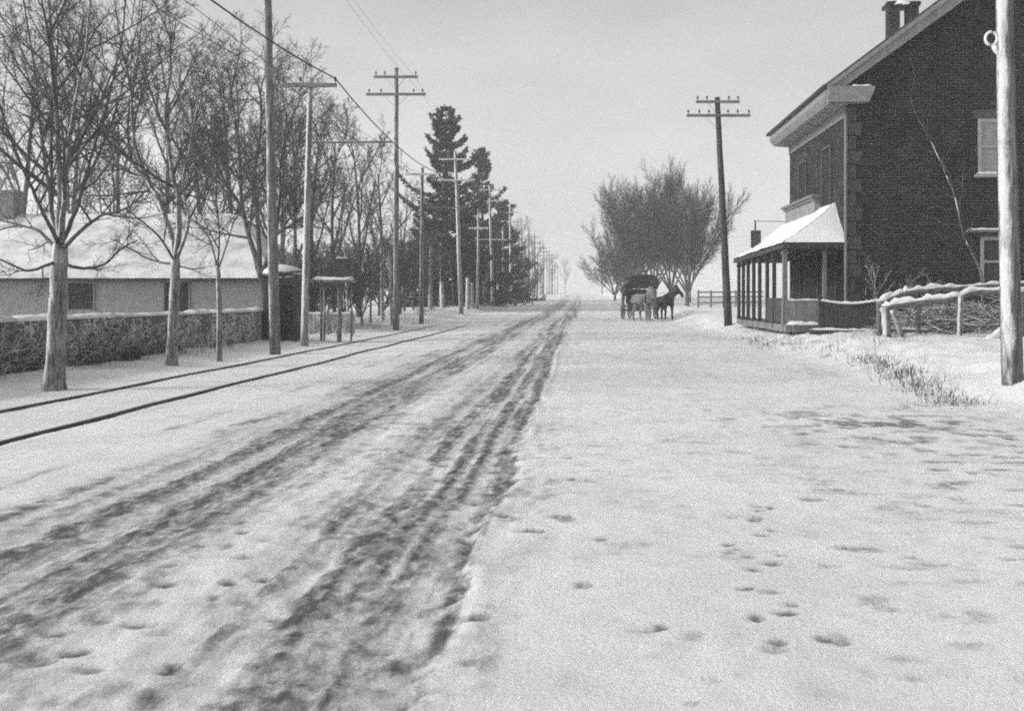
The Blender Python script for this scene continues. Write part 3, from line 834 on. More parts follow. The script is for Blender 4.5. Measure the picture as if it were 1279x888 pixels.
def utility_pole(label, X, Y, H, r, arms=(), bracket=None, lean=(0, 0), mat='pole', armmat='arm', group=None, ins=True, brace=True):
    base = G(X, Y, -.3); root = thing('utility_pole', label, 'pole', base, 0, group)
    H += .3
    mb = MB(); n = 8; rng = random.Random(int(X * 100 + Y * 10))
    top = Vector((lean[0], lean[1], H))
    pts = [Vector((top.x * (i / n) + rng.uniform(-.012, .012), top.y * (i / n), H * i / n)) for i in range(n + 1)]
    mb.tube(pts, [r * (1.08 - .42 * i / n) for i in range(n + 1)], 12, cap=True)
    mb.build('shaft', M[mat], root, smooth=True)

    def on(z): t = (z + .3) / H; return Vector((top.x * t, top.y * t, z + .3))
    for (z, hw, hh) in arms:
        c = on(z) + Vector((0, -r * .75, 0)); mb = MB()
        mb.box(c, (hw * 2, .085, .11)); ar = mb.build('crossarm', M[armmat], root, bevel=.008)
        if brace:
            for sg in (-1, 1):
                mb = MB(); mb.beam(c + Vector((sg * hw * .45, -.05, -.03)), c + Vector((sg * .02, -.05, -.55)), .03, .008)
                mb.build('brace', M['iron'], root)
        if ins:
            for u in hh:
                mb = MB(); insulator(mb, c + Vector((u * hw, 0, .055))); mb.build('insulator', M['glass_ins'], ar, smooth=True)
    if bracket:
        z, x1 = bracket; a = on(z); mb = MB()
        b = Vector((x1 - X, a.y, a.z + .02)); mb.tube(linspace(a, b, 5), [.032] * 5, 7, cap=True); bk = mb.build('bracket_arm', M['arm'] if Y < 60 else M[armmat], root, smooth=True)
        mb = MB(); mb.tube([on(z + .75), a.lerp(b, .62)], [.008, .008], 5); mb.build('stay_rod', M['iron'], bk)
        mb = MB(); e = b - Vector((.25, 0, 0)); mb.tube([e, e - UP * .08, e - UP * .14], [.015, .035, .02], 7, cap=True); mb.build('wire_hanger', M['iron'], bk, smooth=True)
    return root


utility_pole('tall leaning pole without arms in view, standing by the tram rail past the slim tree', -7.5, 24.7, 11.2, .128, [(10.6, 1.2, (-.9, .9))], None, (-.26, 0), 'pole')
utility_pole('pole with one crossarm and a long bracket arm over the track, beside the black shed', -7.95, 28.9, 7.75, .108, [(7.55, .80, (-.95, .95, -.3))], (5.9, -5.38), (.17, 0), 'pole_pale')
utility_pole('tallest pole with two long crossarms against the sky', -7.85, 43, 11.3, .13, [(10.9, .95, (-.9, -.5, .9)), (10.15, 1.28, (-.9, -.5, .6, .9))], None, (0, 0), 'pole')
utility_pole('pole with a frosted crossarm and bracket arm just before the tall spruce', -8.0, 50.8, 7.95, .12, [(7.6, .85, (-.9, .9))], (5.9, -5.5), (.05, 0), 'pole', 'arm_pale')
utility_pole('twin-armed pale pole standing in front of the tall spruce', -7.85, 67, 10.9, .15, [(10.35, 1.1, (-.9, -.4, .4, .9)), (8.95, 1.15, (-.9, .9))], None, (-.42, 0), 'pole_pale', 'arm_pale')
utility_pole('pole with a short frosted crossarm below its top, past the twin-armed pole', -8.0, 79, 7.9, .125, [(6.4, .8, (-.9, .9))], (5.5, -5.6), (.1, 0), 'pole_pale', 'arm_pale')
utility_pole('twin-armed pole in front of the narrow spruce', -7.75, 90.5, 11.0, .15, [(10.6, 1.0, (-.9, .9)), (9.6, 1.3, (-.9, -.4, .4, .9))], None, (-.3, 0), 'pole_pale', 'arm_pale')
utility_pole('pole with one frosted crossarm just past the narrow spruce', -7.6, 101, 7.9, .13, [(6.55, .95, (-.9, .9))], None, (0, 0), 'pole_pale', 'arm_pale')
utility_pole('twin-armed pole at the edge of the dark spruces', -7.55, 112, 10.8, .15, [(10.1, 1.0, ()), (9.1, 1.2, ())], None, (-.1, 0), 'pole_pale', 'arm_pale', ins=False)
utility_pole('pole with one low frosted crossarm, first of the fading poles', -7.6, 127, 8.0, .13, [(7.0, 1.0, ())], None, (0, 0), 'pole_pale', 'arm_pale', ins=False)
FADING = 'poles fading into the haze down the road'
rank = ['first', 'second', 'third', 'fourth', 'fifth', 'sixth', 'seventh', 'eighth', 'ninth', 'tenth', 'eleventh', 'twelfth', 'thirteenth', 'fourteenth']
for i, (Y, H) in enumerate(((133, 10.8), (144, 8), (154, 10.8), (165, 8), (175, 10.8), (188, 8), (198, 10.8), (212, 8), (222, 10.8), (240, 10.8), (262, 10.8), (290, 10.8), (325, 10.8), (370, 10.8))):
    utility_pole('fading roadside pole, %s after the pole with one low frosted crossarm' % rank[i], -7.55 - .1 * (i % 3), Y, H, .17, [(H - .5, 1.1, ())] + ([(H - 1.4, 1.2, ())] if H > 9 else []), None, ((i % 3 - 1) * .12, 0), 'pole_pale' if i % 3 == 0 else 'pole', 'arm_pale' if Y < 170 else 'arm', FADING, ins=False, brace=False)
utility_pole('dark leaning pole with two crossarms beside the porch', 6.05, 40, 9.15, .155, [(8.95, .88, (-.92, -.5, .5, .92)), (8.4, 1.28, (-.95, -.6, -.3, .3, .6, .95))], None, (-.46, 0), 'pole_dark')
big = utility_pole('big pale pole on the snowy verge in front of the rail fence', 5.77, 13.2, 9.0, .130, [(8.4, 1.1, (-.9, .9))], None, (-.21, 0), 'pole_patchy')
# white ring bracket bolted to the big pole
mb = MB(); c = Vector((-.30, -.02, 4.85)) + Vector((0, 0, 0))
ring = [c + Vector((math.cos(a) * .078, 0, math.sin(a) * .09)) for a in [6.2832 * i / 16 for i in range(17)]]
mb.tube(ring, [.020] * 17, 6)
mb.tube([c + Vector((.03, 0, -.09)), c + Vector((.06, 0, -.16)), c + Vector((.16, .01, -.27))], [.036, .03, .02], 7, cap=True)
mb.build('insulator_ring', M['enamel'], big, smooth=True)


# ------------------------------------------------------------------ wires
def wire(label, stations, r, sag):
    mb = MB(); pts = []
    for (a, b) in zip(stations[:-1], stations[1:]):
        a = Vector(a); b = Vector(b)
        for i in range(9):
            t = i / 9; p = a.lerp(b, t); p.z -= 4 * sag * t * (1 - t) * ((b - a).length / 22) ** 2; pts.append(p)
    pts.append(Vector(stations[-1]))
    mb.tube(pts, [r] * len(pts), 5)
    tag(mb.build('overhead_wire', M['wire']), label, 'wire')


def zt(Y, h): return zg(-8, Y) + h


TP = [5.5, 28.9, 50.8, 79, 101, 127]
heavy = [(-7.1, -18, 7.3), (-7.1, 5.5, 7.3)] + [(-7.05, 28.9, zt(28.9, 7.76))] + [(-7.2, y, zt(y, 7.7)) for y in TP[2:]]
wire('heaviest dark cable running down the road over the crossarm tips', heavy, .020, .42)
wire('thin wire on the wall-side tips of the crossarms', [(-8.6, -18, 7.3), (-8.6, 5.5, 7.5)] + [(-8.62, 28.9, zt(28.9, 7.76))] + [(-8.7, y, zt(y, 7.8)) for y in TP[2:]], .009, .35)
wire('thin wire on the inner pins of the crossarms', [(-8.1, -18, 7.3), (-8.1, 5.5, 7.4)] + [(-8.05, 28.9, zt(28.9, 7.76))] + [(-8.25, y, zt(y, 7.8)) for y in TP[2:]], .006, .55)
wire('trolley wire hung under the bracket arms above the track', [(-5.65, -18, 5.75), (-5.65, 5.5, 5.75)] + [(-5.63, 28.9, zt(28.9, 5.78))] + [(-5.75, y, zt(y, 5.78 if y < 60 else 5.4)) for y in TP[2:4]], .006, .12)
TL = [2, 24.7, 43, 67, 90.5, 112, 136]
wire('fine telegraph wire from the upper crossarm of the tallest pole', [(-7.1, y, zt(y, 10.98)) for y in TL], .004, .25)
wire('fine telegraph wire from the lower crossarm of the tallest pole', [(-6.75, y, zt(y, 10.2)) for y in TL], .004, .3)


# ------------------------------------------------------------------ stone wall with vines, long low building, sheds
rng = random.Random(12)
wx_ = -9.95
root = thing('stone_wall', 'low dark rubble wall with a snowy coping behind the street trees', 'wall', (wx_, 12, 0))
mb = MB(); ys_ = [4 + .35 * i for i in range(int((32.4 - 4) / .35) + 1)]
k0 = None
for i, y in enumerate(ys_):
    x = wx_ - root.location.x; g0 = zg(wx_ , y) - .15; h = .93 + .02 * rng.uniform(-1, 1)
    ring = [(x + .22 + rng.uniform(-.02, .02), y - 12, g0), (x + .21 + rng.uniform(-.03, .03), y - 12, g0 + .45), (x + .18, y - 12, h), (x - .2, y - 12, h), (x - .24, y - 12, g0)]
    b = len(mb.v); mb.v += ring
    if i:
        for j in range(4): mb.f.append((b - 5 + j, b + j, b + j + 1, b - 5 + j + 1))
mb.f.append((0, 1, 2, 3, 4)); e = len(mb.v); mb.f.append((e - 1, e - 2, e - 3, e - 4, e - 5))
mb.build('masonry', M['rubble'], root)
mb = MB(); pts = [Vector((0, y - 12, .935)) for y in [4 + .3 * i for i in range(95)]]
snow_strip(mb, pts, .52, .085, rng, wob=.6); mb.build('snow_cap', M['snow_thin'], root, smooth=True)
# vines and dead brush on the wall face: each clump a thing
for i, (y, w, lab) in enumerate(((16.6, 1.6, 'tangle of snowy brush against the wall at the edge of view'), (19.5, 1.6, 'tangle of snowy brush against the wall behind the stout tree'),
                                 (22.3, 1.5, 'tangle of snowy brush against the wall just before the forked tree'))):
    g = MB(); r2 = random.Random(90 + i)
    for k in range(240):
        a = Vector((r2.uniform(-.05, .30), r2.uniform(-w, w), r2.uniform(0, .08) - .05)); h = r2.uniform(.25, .92)
        d = Vector((r2.uniform(-.25, .2), r2.uniform(-.9, .9), 1)).normalized(); pts = [a]
        for q in range(4):
            d = (d + rand_dir(r2) * .38 - UP * .14 * q).normalized(); pts.append(pts[-1] + d * h * .28)
        g.tube(pts, [.010, .009, .008, .006, .004], 3)
    o = g.build('dead_brush', M['brush'], smooth=True); o.location = G(wx_ + .28, y)
    tag(o, lab, 'brush', 'brush against the stone wall')

# long low building, its front turned to the camera
bY = 40.0; gz = .1
xl, xr = -26.0, -12.62; eave = 2.12; ridge = 4.9; dep = 7.0
root = thing('long_shed', 'long low outbuilding with a snow-covered roof behind the stone wall', 'building', (xl, bY, gz - .2))
o0 = root.location


def L_(x, y, z): return Vector((x, y, z)) - o0


mb = MB(); mb.prism([L_(xl, bY, gz - .2), L_(xr, bY, gz - .2), L_(xr, bY, eave + .02), L_(xl, bY, eave + .02)], (0, .22, 0))
mb.prism([L_(xr - .22, bY + .222, gz - .2), L_(xr - .22, bY + dep - .002, gz - .2), L_(xr - .22, bY + dep - .002, eave), L_(xr - .22, bY + .222, eave)], (.22, 0, 0))
mb.prism([L_(xl, bY + dep, gz - .2), L_(xr, bY + dep, gz - .2), L_(xr, bY + dep, eave), L_(xl, bY + dep, eave)], (0, .2, 0))
mb.build('wall', M['barnwall'], root, fix=True)
mb = MB()
rxe = -14.75; ex = xr + .42; rp_ = [L_(xl - .3, bY - .35, eave - .03), L_(ex, bY - .35, eave - .03), L_(ex, bY + dep + .35, eave - .03), L_(xl - .3, bY + dep + .35, eave - .03), L_(xl - .3, bY + dep / 2, ridge), L_(rxe, bY + dep / 2, ridge)]
mb.prism(rp_[:4], (0, 0, -.11))
b0 = len(mb.v); mb.v += [tuple(q + UP * .004) for q in rp_]
for q in ((0, 1, 5, 4), (2, 3, 4, 5), (1, 2, 5), (3, 0, 4)): mb.f.append(tuple(b0 + z for z in q))
rf = mb.build('roof', M['board_dark'], root)
mb = MB(); n = 46; m_ = 14; r2 = random.Random(3)
for side in (0, 1):
    b0 = len(mb.v)
    for j in range(m_ + 1):
        t = j / m_; y = bY - .42 + (dep / 2 + .42) * t if side == 0 else bY + dep + .42 - (dep / 2 + .42) * t
        for i in range(n + 1):
            x = xl - .34 + ((ex + .05) * (1 - t) + rxe * t - xl + .34) * i / n
            z = eave - .0 + (ridge - eave + .0) * t + .11 + .025 * (float(fbm(x * .8, y * .8, 7 + side, 3)) - .5)
            if j == 0: z -= .10
            mb.v.append(tuple(L_(x, y, z)))
    for j in range(m_):
        for i in range(n):
            a = b0 + j * (n + 1) + i; q = (a, a + 1, a + n + 2, a + n + 1); mb.f.append(q if side == 0 else q[::-1])
b0 = len(mb.v)
for j in range(m_ + 1):
    t = j / m_; x = (ex + .05) * (1 - t) + rxe * t; ya = bY - .42 + (dep / 2 + .42) * t; yb = bY + dep + .42 - (dep / 2 + .42) * t
    for i in range(13):
        y = ya + (yb - ya) * i / 12; z = eave + (ridge - eave) * t + .11 + .05 * (float(fbm(x * .8, y * .8, 9, 3)) - .5) * (0 < i < 12)
        mb.v.append(tuple(L_(x, y, z - (.10 if j == 0 else 0))))
for j in range(m_):
    for i in range(12):
        a = b0 + j * 13 + i; mb.f.append((a, a + 1, a + 14, a + 13))
mb.build('roof_snow', M['snow_thin'], rf, smooth=True)
for (px0, px1, y0, y1, nm) in ((86, 117, 354, 386, 'window'), (206, 236, 353, 405, 'door')):
    a = W(px0, y0, bY); b = W(px1, y1, bY); b.z = max(b.z, gz)
    mb = MB(); mb.box(((a.x + b.x) / 2 - o0.x, bY - .012 - o0.y, (a.z + b.z) / 2 - o0.z), (abs(b.x - a.x), .05, abs(a.z - b.z)))
    p = mb.build(nm, M['dark'], root)
    mb = MB(); w = abs(b.x - a.x); h = abs(a.z - b.z); cx = (a.x + b.x) / 2 - o0.x; cz = (a.z + b.z) / 2 - o0.z; yy = bY - .03 - o0.y
    for sg in (-1, 1): mb.box((cx + sg * (w / 2 + .03), yy, cz), (.06, .06, h + .12))
    mb.box((cx, yy, cz + h / 2 + .03), (w - .003, .06, .06))
    mb.build('frame', M['board'], p)
# chimney of that building
mb = MB(); c = W(9, 300, 43.5); mb.box((c.x - o0.x, 43.5 - o0.y, 4.4 - o0.z), (1.0, .8, 3.0)); mb.box((c.x - o0.x, 43.5 - o0.y, 5.95 - o0.z), (1.12, .92, .14))
mb.build('chimney', M['board'], root, bevel=.01)

# black outhouse between the poles
root = thing('outhouse', 'small black board outhouse with a snowy roof between the two nearest poles', 'shed', G(-9.25, 31.2, -.05), .12)
mb = MB(); mb.box((0, 0, .98), (1.0, 1.0, 2.0)); mb.build('wall', M['board_dark'], root, bevel=.01)
mb = MB(); mb.prism([(-.62, -.62, 1.99), (.62, -.62, 2.15), (.62, -.62, 2.21), (-.62, -.62, 2.05)], (0, 1.24, 0)); rf = mb.build('roof', M['board_dark'], root, fix=True)
mb = MB(); snow_strip(mb, [Vector((0, -.6 + .12 * i, 2.11)) for i in range(11)], 1.15, .24, rng); mb.build('roof_snow', M['snow'], rf, smooth=True)
mb = MB(); mb.box((0, -.515, .9), (.7, .03, 1.7)); d = mb.build('door', M['dark'], root)
mb = MB(); mb.box((.26, -.54, .95), (.03, .03, .12)); mb.build('handle', M['iron'], d)

# platform stand with the dark box
p0 = at(416, 32.0)
root = thing('platform_stand', 'post stand with a snow-covered shelf and a dark box on top, beside the tram track', 'stand', p0)
hz = 1.98 - p0.z
mb = MB(); mb.box((0, 0, hz - .10), (1.34, .8, .07)); sh = mb.build('shelf', M['board'], root, bevel=.008)
mb = MB(); snow_strip(mb, [Vector((-.67 + .096 * i, 0, hz - .066)) for i in range(15)], .84, .11, rng); mb.build('snow_cap', M['snow'], sh, smooth=True)
for (x, y, r) in ((-.36, -.1, .04), (.22, -.1, .07), (-.36, .28, .035), (.52, .25, .03)):
    mb = MB(); mb.tube([Vector((x, y, -.2)), Vector((x + .02, y, hz * .5)), Vector((x, y, hz - .14))], [r * 1.1, r, r], 8, cap=True); mb.build('leg', M['bark_pale'], root, smooth=True)
mb = MB(); mb.beam(Vector((.22, -.1, hz - .75)), Vector((.52, -.1, hz - .16)), .05, .05); mb.build('brace', M['board'], root)
tag((lambda q: q)(root))
mb = MB(); mb.prism([(-.33, -.25, 0), (.33, -.25, 0), (.34, -.25, .52), (.24, -.25, .58), (-.12, -.25, .58), (-.33, -.25, .40)], (0, .5, 0))
bx = mb.build('wooden_box', M['board_dark'], fix=True); bx.location = p0 + Vector((.20, 0, hz + .045))
tag(bx, 'dark slope-topped box standing on the snowy shelf by the track', 'box')
mb = MB(); snow_strip(mb, [Vector((-.10 + .055 * i, 0, .582)) for i in range(8)], .46, .05, rng); mb.build('snow_cap', M['snow'], bx, smooth=True)

# low board fence behind the stand
root = thing('board_fence', 'low pale board fence behind the platform stand', 'fence', at(378, 36))
mb = MB()
for k in range(19): mb.box((.1 * k, .012 * k, .34 + .02 * (k % 3)), (.09, .022, .72))
mb.build('board_panel', M['pole_pale'], root)
for k in range(3):
    mb = MB(); mb.box((.05 + .85 * k, .06 + .01 * k, .38), (.09, .09, .95)); mb.build('post', M['board'], root)
mb = MB(); snow_strip(mb, [Vector((-.05 + 1.95 * i / 16, .24 * i / 16, .71)) for i in range(17)], .1, .07, rng); mb.build('snow_cap', M['snow'], root, smooth=True)

# ------------------------------------------------------------------ brick house
hx, hy0, hy1 = 7.57, 28.0, 35.6
hz0 = .25; ev = 7.58; width = 10.6; rx = hx + width / 2; slope = .745
root = thing('brick_house', 'dark two-storey brick house with pale eaves and a snow-roofed front porch', 'house', (hx, hy0, hz0))
O = Vector((hx, hy0, hz0))
rz_ = ev + slope * (width / 2)


def H_(x, y, z): return Vector((x, y, z)) - O


mb = MB()
mb.prism([H_(hx, hy0, hz0 - .3), H_(hx + width, hy0, hz0 - .3), H_(hx + width, hy0, ev), H_(rx, hy0, rz_), H_(hx, hy0, ev)], (0, hy1 - hy0, 0))
mb.build('wall', M['brick'], root, fix=True)
# roof slabs with overhang
ox = .69; oy = .35
mb = MB(); th = .10
e0 = hx - ox; zr = ev + .13
for sg in (-1, 1):
    a = rx; b = rx + sg * (width / 2 + ox); za = zr + slope * (width / 2); zb = zr - slope * ox + .02 * 0
    mb.prism([H_(a, hy0 - oy, za), H_(b, hy0 - oy, zb), H_(b, hy0 - oy, zb + th), H_(a, hy0 - oy, za + th)], (0, hy1 - hy0 + 2 * oy, 0))
rf = mb.build('roof', M['shingle'], root, fix=True)
# rake boards on the gable, a little proud
for sg in (-1, 1):
    a = rx; b = rx + sg * (width / 2 + ox - .04); za = zr + slope * (width / 2); zb = zr - slope * (ox - .04)
    mb = MB(); mb.prism([H_(a, hy0 - oy + .02, za - .003), H_(b, hy0 - oy + .02, zb - .003), H_(b, hy0 - oy + .02, zb - .36), H_(a, hy0 - oy + .02, za - .5)], (0, .06, 0))
    mb.build('rake_board', M['trim'], root, fix=True)
    mb = MB(); mb.prism([H_(a, hy0 - oy - .035, za + .03), H_(b, hy0 - oy - .035, zb + .03), H_(b, hy0 - oy - .035, zb - .10), H_(a, hy0 - oy - .035, za - .13)], (0, .05, 0))
    mb.build('rake_moulding', M['trim'], root, fix=True)
    mb = MB(); mb.prism([H_(a, hy0 - .28, za - .5), H_(b - sg * .62, hy0 - .28, zb - .36 + slope * .6), H_(b - sg * .62, hy0 - .28, zb - .32 + slope * .6), H_(a, hy0 - .28, za - .46)], (0, .277, 0))
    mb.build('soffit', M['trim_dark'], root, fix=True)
# boxed eaves cornice along the front
ze = zr - slope * ox
mb = MB(); mb.prism([H_(e0 + .02, hy0 - oy + .09, ze - .003), H_(e0 + .02, hy0 - oy + .09, ze - .22), H_(e0 + .16, hy0 - oy + .09, ze - .40), H_(hx - .003, hy0 - oy + .09, ze - .44), H_(hx - .003, hy0 - oy + .09, ze + .30)], (0, hy1 - hy0 + 2 * oy - .18, 0))
co = mb.build('eaves_cornice', M['trim'], root, fix=True)
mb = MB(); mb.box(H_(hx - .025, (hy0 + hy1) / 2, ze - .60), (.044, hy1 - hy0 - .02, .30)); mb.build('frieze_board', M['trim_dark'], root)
# gutter
mb = MB(); mb.tube(linspace(H_(e0 - .03, hy0 - oy, ze + .02), H_(e0 - .03, hy1 + oy, ze + .02), 9), [.065] * 9, 8, cap=True); gu = mb.build('gutter', M['iron'], root, smooth=True)
# cornice return on the gable
mb = MB(); y0 = hy0 - oy - .0
mb.prism([H_(e0 + .05, y0 + .088, ze - .42), H_(hx + .50, y0 + .088, ze - .42), H_(hx + .55, y0 + .088, ze - .30), H_(hx + .66, y0 + .088, ze - .06), H_(hx + .66, y0 + .088, ze + .02), H_(e0 + .05, y0 + .088, ze + .02)], (0, -.16, 0))
mb.prism([H_(hx + .002, y0 + .09, ze - .40), H_(hx + .48, y0 + .09, ze - .40), H_(hx + .48, y0 + .09, ze - .02), H_(hx + .002, y0 + .09, ze - .02)], (0, oy - .092, 0))
rt = mb.build('cornice_return', M['trim'], root, fix=True)
mb = MB(); snow_strip(mb, [H_(hx + .02 + .065 * i, y0 + .02, ze + .02) for i in range(10)], .16, .05, rng); mb.build('snow_cap', M['snow'], rt, smooth=True)
# downpipe with an elbow
mb = MB(); mb.tube(smooth_path([H_(e0 + .05, hy0 - .26, ze - .02), H_(e0 + .15, hy0 - .30, ze - .42), H_(hx - .18, hy0 - .2, ze - .62), H_(hx - .06, hy0 - .06, ze - .85), H_(hx - .06, hy0 - .06, 5), H_(hx - .06, hy0 - .06, 3.4), H_(hx - .06, hy0 - .06, .7)], 4), [.045] * 25, 8, cap=True)
mb.build('downpipe', M['trim_dark'], root, smooth=True)
# quoins
for i in range(15):
    z = .9 + .40 * i
    if z > ev - .75: break
    w = .42 if i % 2 else .26
    mb = MB(); mb.box(H_(hx + w / 2 - .012, hy0 + .12, z), (w, .264, .36)); mb.build('quoin', M['quoin'], root, bevel=.008)
# chimney with twin flue pots
cx, cy = 10.35, 31.9; cz = zr + slope * (cx - e0 - ox) + .0
ch = bpy.data.objects.new('chimney', None); COL.objects.link(ch); ch.parent = root
for sg in (-1, 1):
    mb = MB(); mb.box(H_(cx + sg * .30, cy - .1, cz - .02), (.36, .36, 1.72)); mb.build('flue', M['brick'], ch, bevel=.006)
mb = MB(); mb.box(H_(cx, cy, cz + .905), (1.04, .72, .12)); mb.build('chimney_cap', M['brick'], ch, bevel=.01)
mb = MB(); snow_strip(mb, [H_(cx - .5 + .1 * i, cy - .1, cz + .962) for i in range(11)], .62, .12, rng, wob=.6); mb.build('chimney_snow', M['snow'], ch, smooth=True)
mb = MB(); snow_strip(mb, [H_(cx - .34 + .1 * i, cy - .372 - .012 * (i % 2), cz + .84 + .02 * (i % 3)) for i in range(6)], .05, .11, rng, wob=.6); mb.build('chimney_snow', M['snow'], ch, smooth=True)


def window(px0, px1, py0, py1, Y, shade='blind', lintel=True):
    a = W(px0, py0, Y); b = W(px1, py1, Y); cx = (a.x + b.x) / 2; cz = (a.z + b.z) / 2; w = b.x - a.x; h = a.z - b.z
    mb = MB(); mb.box(H_(cx, Y - .004, cz), (w, .05, h)); wi = mb.build('window', M['dark'], root)
    mb = MB()
    for sg in (-1, 1): mb.box(H_(cx + sg * (w / 2 - .045), Y - .045, cz), (.09, .04, h))
    for zz in (cz + h / 2 - .05, cz, cz - h / 2 + .05): mb.box(H_(cx, Y - .044, zz), (w - .184, .036, .07 if zz == cz else .10))
    mb.build('frame', M['frame'], wi)
    mb = MB(); mb.box(H_(cx, Y - .033, cz + (h * .0)), (w - .19, .006, h - .19)); mb.build('blind', M[shade], wi)
    mb = MB(); mb.box(H_(cx, Y - .09, cz - h / 2 - .05), (w + .2, .2, .09)); si = mb.build('sill', M['frame'], wi, bevel=.006)
    mb = MB(); snow_strip(mb, [H_(cx - w / 2 - .08 + (w + .16) * i / 10, Y - .10, cz - h / 2 - .004) for i in range(11)], .19, .06, rng); mb.build('sill_snow', M['snow'], wi, smooth=True)
    if lintel:
        mb = MB(); mb.box(H_(cx, Y - .012, cz + h / 2 + .13), (w + .24, .03, .24)); mb.build('lintel', M['quoin'], wi)
    return wi


window(1221, 1252, 149, 218, hy0)
lw = window(1224, 1256, 296, 358, hy0, 'board_dark')
# projecting snowy hood over the lower window
mb = MB(); a = W(1206, 288, hy0); b = W(1262, 288, hy0)
mb.box(H_((a.x + b.x) / 2, hy0 - .12, a.z - .03), (b.x - a.x, .24, .06)); hd = mb.build('window_hood', M['trim_dark'], root)
mb = MB(); snow_strip(mb, linspace(H_(a.x, hy0 - .13, a.z), H_(b.x, hy0 - .13, a.z), 14), .24, .06, rng); mb.build('snow_cap', M['snow'], hd, smooth=True)
# two upper windows and a door on the road front (seen at a slant)
for yc, zc, hh, nm in ((30.2, 5.0, 1.7, 'window'), (33.4, 5.0, 1.7, 'window'), (31.8, 1.65, 2.1, 'door'), (29.6, 1.9, 1.5, 'window'), (34.2, 1.9, 1.5, 'window')):
    mb = MB(); mb.box(H_(hx - .003, yc, zc), (.05, .95, hh)); wi = mb.build(nm, M['dark'], root)
    mb = MB()
    for sg in (-1, 1): mb.box(H_(hx - .035, yc + sg * .52, zc), (.06, .09, hh + .1))
    mb.box(H_(hx - .035, yc, zc + hh / 2 + .05), (.058, .946, .09)); mb.build('frame', M['quoin'], wi)

# porch: hipped, slightly flared snow-laden roof on turned posts
px_, py0_, py1_ = 5.77, 27.95, 37.0; pe = 2.92; pt = 4.08; dz_ = .42
porch = bpy.data.objects.new('porch', None); COL.objects.link(porch); porch.parent = root
n = 14; m_ = 40; mb = MB(); sn = MB()


def porch_z(t): return pe + (pt - pe) * (t ** 1.28)


def porch_pt(t, s, lift=0.0):
    """t: from eave (0) up to the wall (1); s: 0..1 along the hipped eave line, seen as near hip, front, far hip"""
    x = px_ + (hx - .01 - px_) * t; ya = py0_ + 1.35 * t; yb = py1_ - 1.35 * t
    return H_(x, ya + (yb - ya) * s, porch_z(t) + lift - .12 * s * (1 - t))


for (B_, lift, drop) in ((mb, -.07, 0), (sn, .075, .05)):
    b0 = len(B_.v)
    for j in range(n + 1):
        t = j / n
        for i in range(m_ + 1):
            s = i / m_; q = porch_pt(t, s, lift + (.05 * (float(fbm(s * 14, t * 5, 17, 3)) - .5) if B_ is sn else 0))
            if B_ is sn and j == 0: q.z -= .09; q.x -= .05
            B_.v.append(tuple(q))
    for j in range(n):
        for i in range(m_):
            a = b0 + j * (m_ + 1) + i; B_.f.append((a, a + m_ + 1, a + m_ + 2, a + 1))
    # hip ends
    for (s, sgn) in ((0, 1), (1, -1)):
        b0 = len(B_.v)
        for j in range(n + 1):
            t = j / n; xa = px_ + (hx - .01 - px_) * t; y = py0_ + 1.35 * t if s == 0 else py1_ - 1.35 * t
            for i in range(9):
                x = xa + (hx - .01 - xa) * i / 8; z = porch_z(t) + lift - .12 * s * (1 - t)
                yy = y; zz = z
                if B_ is sn and j == 0: zz -= .09; yy -= .05 * sgn
                B_.v.append(tuple(H_(x, yy, zz)))
        for j in range(n):
            for i in range(8):
                a = b0 + j * 9 + i; B_.f.append((a, a + 1, a + 10, a + 9))
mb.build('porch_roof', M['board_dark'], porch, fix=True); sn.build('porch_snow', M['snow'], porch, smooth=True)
# eave fascia and soffit
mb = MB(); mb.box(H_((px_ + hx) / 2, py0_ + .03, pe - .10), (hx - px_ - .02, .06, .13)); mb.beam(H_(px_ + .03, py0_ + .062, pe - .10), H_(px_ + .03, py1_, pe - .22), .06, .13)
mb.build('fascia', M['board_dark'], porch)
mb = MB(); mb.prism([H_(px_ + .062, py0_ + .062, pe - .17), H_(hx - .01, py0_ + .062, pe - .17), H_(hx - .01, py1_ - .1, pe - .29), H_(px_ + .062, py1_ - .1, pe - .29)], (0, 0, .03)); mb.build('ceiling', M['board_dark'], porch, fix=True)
# floor and steps
mb = MB(); mb.box(H_((px_ + hx) / 2 + .05, (py0_ + py1_) / 2, dz_ + .06), (hx - px_ - .12, py1_ - py0_ - .5, .2)); mb.build('floor', M['board'], porch)
mb = MB(); snow_strip(mb, linspace(H_(px_ + .12, py0_ + .30, dz_ + .16), H_(hx - .4, py0_ + .30, dz_ + .16), 12), .5, .09, rng); mb.build('floor_snow', M['snow'], porch, smooth=True)
# posts
for y in (28.55, 30.1, 31.2, 32.5, 33.6, 34.7, 35.7, 36.7):
    ztop = pe - .16 - .12 * (y - py0_) / (py1_ - py0_)
    mb = MB(); x = px_ + .16; w = .13 if y < 29 else .11
    mb.box(H_(x, y, (dz_ + ztop) / 2), (w, w, ztop - dz_)); mb.box(H_(x, y, dz_ + (.5 if y < 29 else .2)), (w + .04, w + .04, .7 if y < 29 else .12)); mb.box(H_(x, y, ztop - .12), (w + .06, w + .06, .08))
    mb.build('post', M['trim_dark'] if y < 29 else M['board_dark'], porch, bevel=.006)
mb = MB(); mb.box(H_(7.02, 28.35, 1.6), (.11, .11, 2.36)); mb.build('post', M['trim_dark'], porch, bevel=.006)
